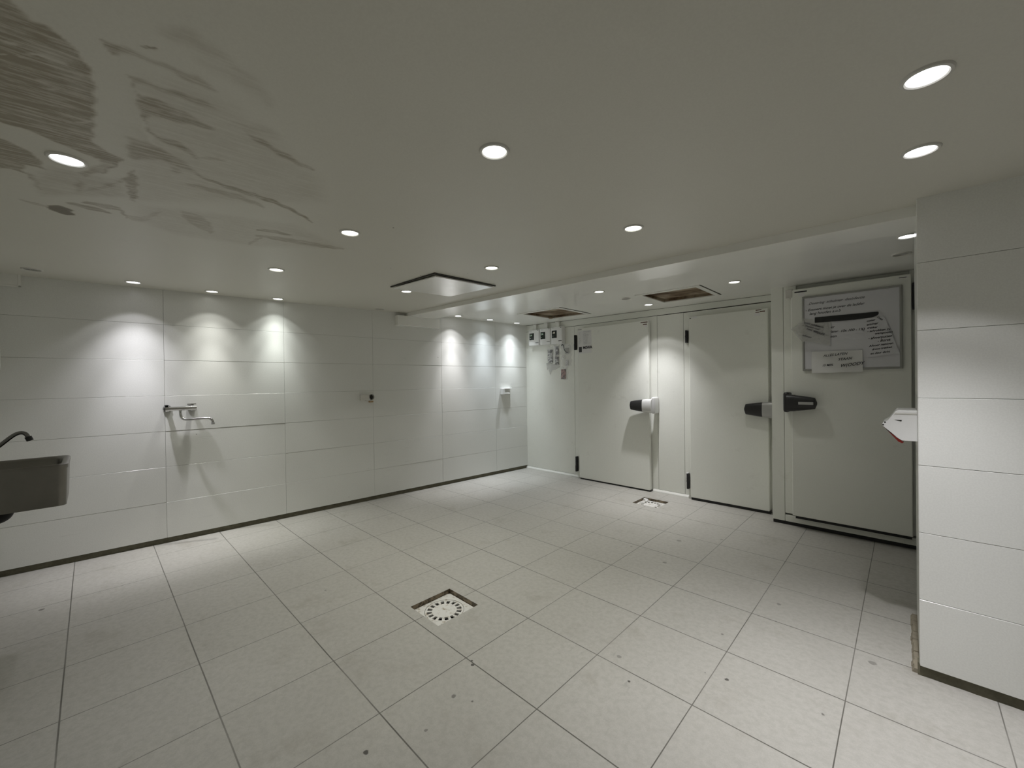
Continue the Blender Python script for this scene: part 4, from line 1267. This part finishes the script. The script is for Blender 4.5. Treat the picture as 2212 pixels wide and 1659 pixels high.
t = thing('handwritten_sheet', 'tilted crumpled translucent sheet on the left edge of the whiteboard', 'paper', (.90, YW, 1.62))
mb = MB(); sheet(mb, [(.905 - .90, 1.655 - 1.62), (1.085 - .90, 1.600 - 1.62), (1.090 - .90, 1.800 - 1.62), (.900 - .90, 1.850 - 1.62)], -.0215, .006)
mb.build('sheet', M['filmpaper'], t, smooth=True)
mb = MB(); sheet(mb, [(.895 - .90, 1.645 - 1.62), (.935 - .90, 1.655 - 1.62), (.905 - .90, 1.835 - 1.62), (.812 - .90, 1.765 - 1.62)], -.024, .002)
mb.build('folded_corner', M['filmpaper'], t, smooth=True)
write([('even schoon', .905, 1.808, .024, -.42, .2), ('maken met', .912, 1.780, .024, -.42, .2), ('heet water en', .922, 1.752, .024, -.42, .2), ('Wissers', .968, 1.722, .024, -.42, .2), ('schoon', .890, 1.700, .024, -.40, .2), ('bezem', .985, 1.775, .022, -.42, .2)], t, .90, 1.62, -.0275, 'inkgrey')

t = thing('handwritten_list', 'curled white list of black handwriting at the right of the whiteboard', 'paper', (1.40, YW, 1.49))
mb = MB(); sheet(mb, [(1.318 - 1.40, .0), (1.506 - 1.40, .022), (1.418 - 1.40, .318), (1.306 - 1.40, .312)], -.0215, .005)
mb.build('sheet', M['board'], t, smooth=True)
write([('water', 1.314, 1.772, .022, .1, .3), ('emmer', 1.314, 1.742, .024, .1, .3), ('trekker', 1.318, 1.717, .020, .05, .3),
       ('- schrobben 2x', 1.318, 1.690, .022, .05, .35), ('wegspoelen', 1.362, 1.668, .022, .06, .35), ('- afvoerputten', 1.324, 1.632, .024, .08, .35),
       ('- Borst', 1.378, 1.607, .026, .10, .35), ('Afvoer reinigen', 1.328, 1.572, .0225, .10, .35), ('droog trekken', 1.345, 1.545, .020, .11, .35), ('en deur dicht', 1.336, 1.512, .021, .10, .35),
       ('l/min', 1.375, 1.800, .020, -.7, .2)], t, 1.40, 1.49, -.0276, 'ink')

t = thing('paper_note', 'white note with three handwritten lines at the lower left of the whiteboard', 'note', (1.124, YW, 1.374))
mb = MB(); sheet(mb, [(-.165, .0), (.167, .003), (.165, .178), (-.167, .183)], -.0235, .012)
mb.build('sheet', M['paper'], t, smooth=True)
write([('ALLES LATEN', 1.038, 1.509, .0265, .07, .35), ('STAAN', 1.136, 1.474, .0275, .06, .35), ('15 MIN.', 1.030, 1.428, .023, .07, .35), ('W(OODY', 1.148, 1.418, .034, .12, .45)], t, 1.124, 1.374, -.0372, 'ink')

# ------------------------------------------------------------------ dispenser on the pillar side
t = thing('wall_dispenser', 'white dispenser with dark red lip sticking out of the pillar side', 'dispenser', (PX, 1.05, 1.03))
O = Vector((PX, 1.05, 1.03))
prof = [(0.0, .004), (0.0, .145), (-.066, .145), (-.074, .140), (-.098, .096), (-.118, .084), (-.120, .074), (-.116, .066), (-.098, .052), (-.070, .018), (-.052, .004)]
mb = MB(); mb.prism([(x, -.11, z) for x, z in prof], (0, .24, 0), b=.002)
mb.build('housing', M['white'], t)
mb = MB(); mb.prism([(-.002, -.112, .128), (-.002, -.112, .134), (-.074, -.112, .134), (-.077, -.112, .128)], (0, .244, 0))
mb.build('lid_seam', M['offwhite'], t)
mb = MB(); mb.prism([(-.117, -.108, .067), (-.112, -.108, .062), (-.064, -.108, -.002), (-.052, -.108, -.008), (-.046, -.108, -.004), (-.060, -.108, .008), (-.098, -.108, .044)], (0, .236, 0))
mb.build('red_lip', M['red'], t)
mb = MB()
for x, z in ((-.1165, .075), (-.110, .087)):
    mb.cyl((x, -.1115, z), (x, -.108, z), .0035, seg=12)
mb.prism([(-.075, -.1115, .101), (-.052, -.1115, .101), (-.053, -.1115, .094)], (0, .004, 0))
mb.build('slot', M['dark'], t)
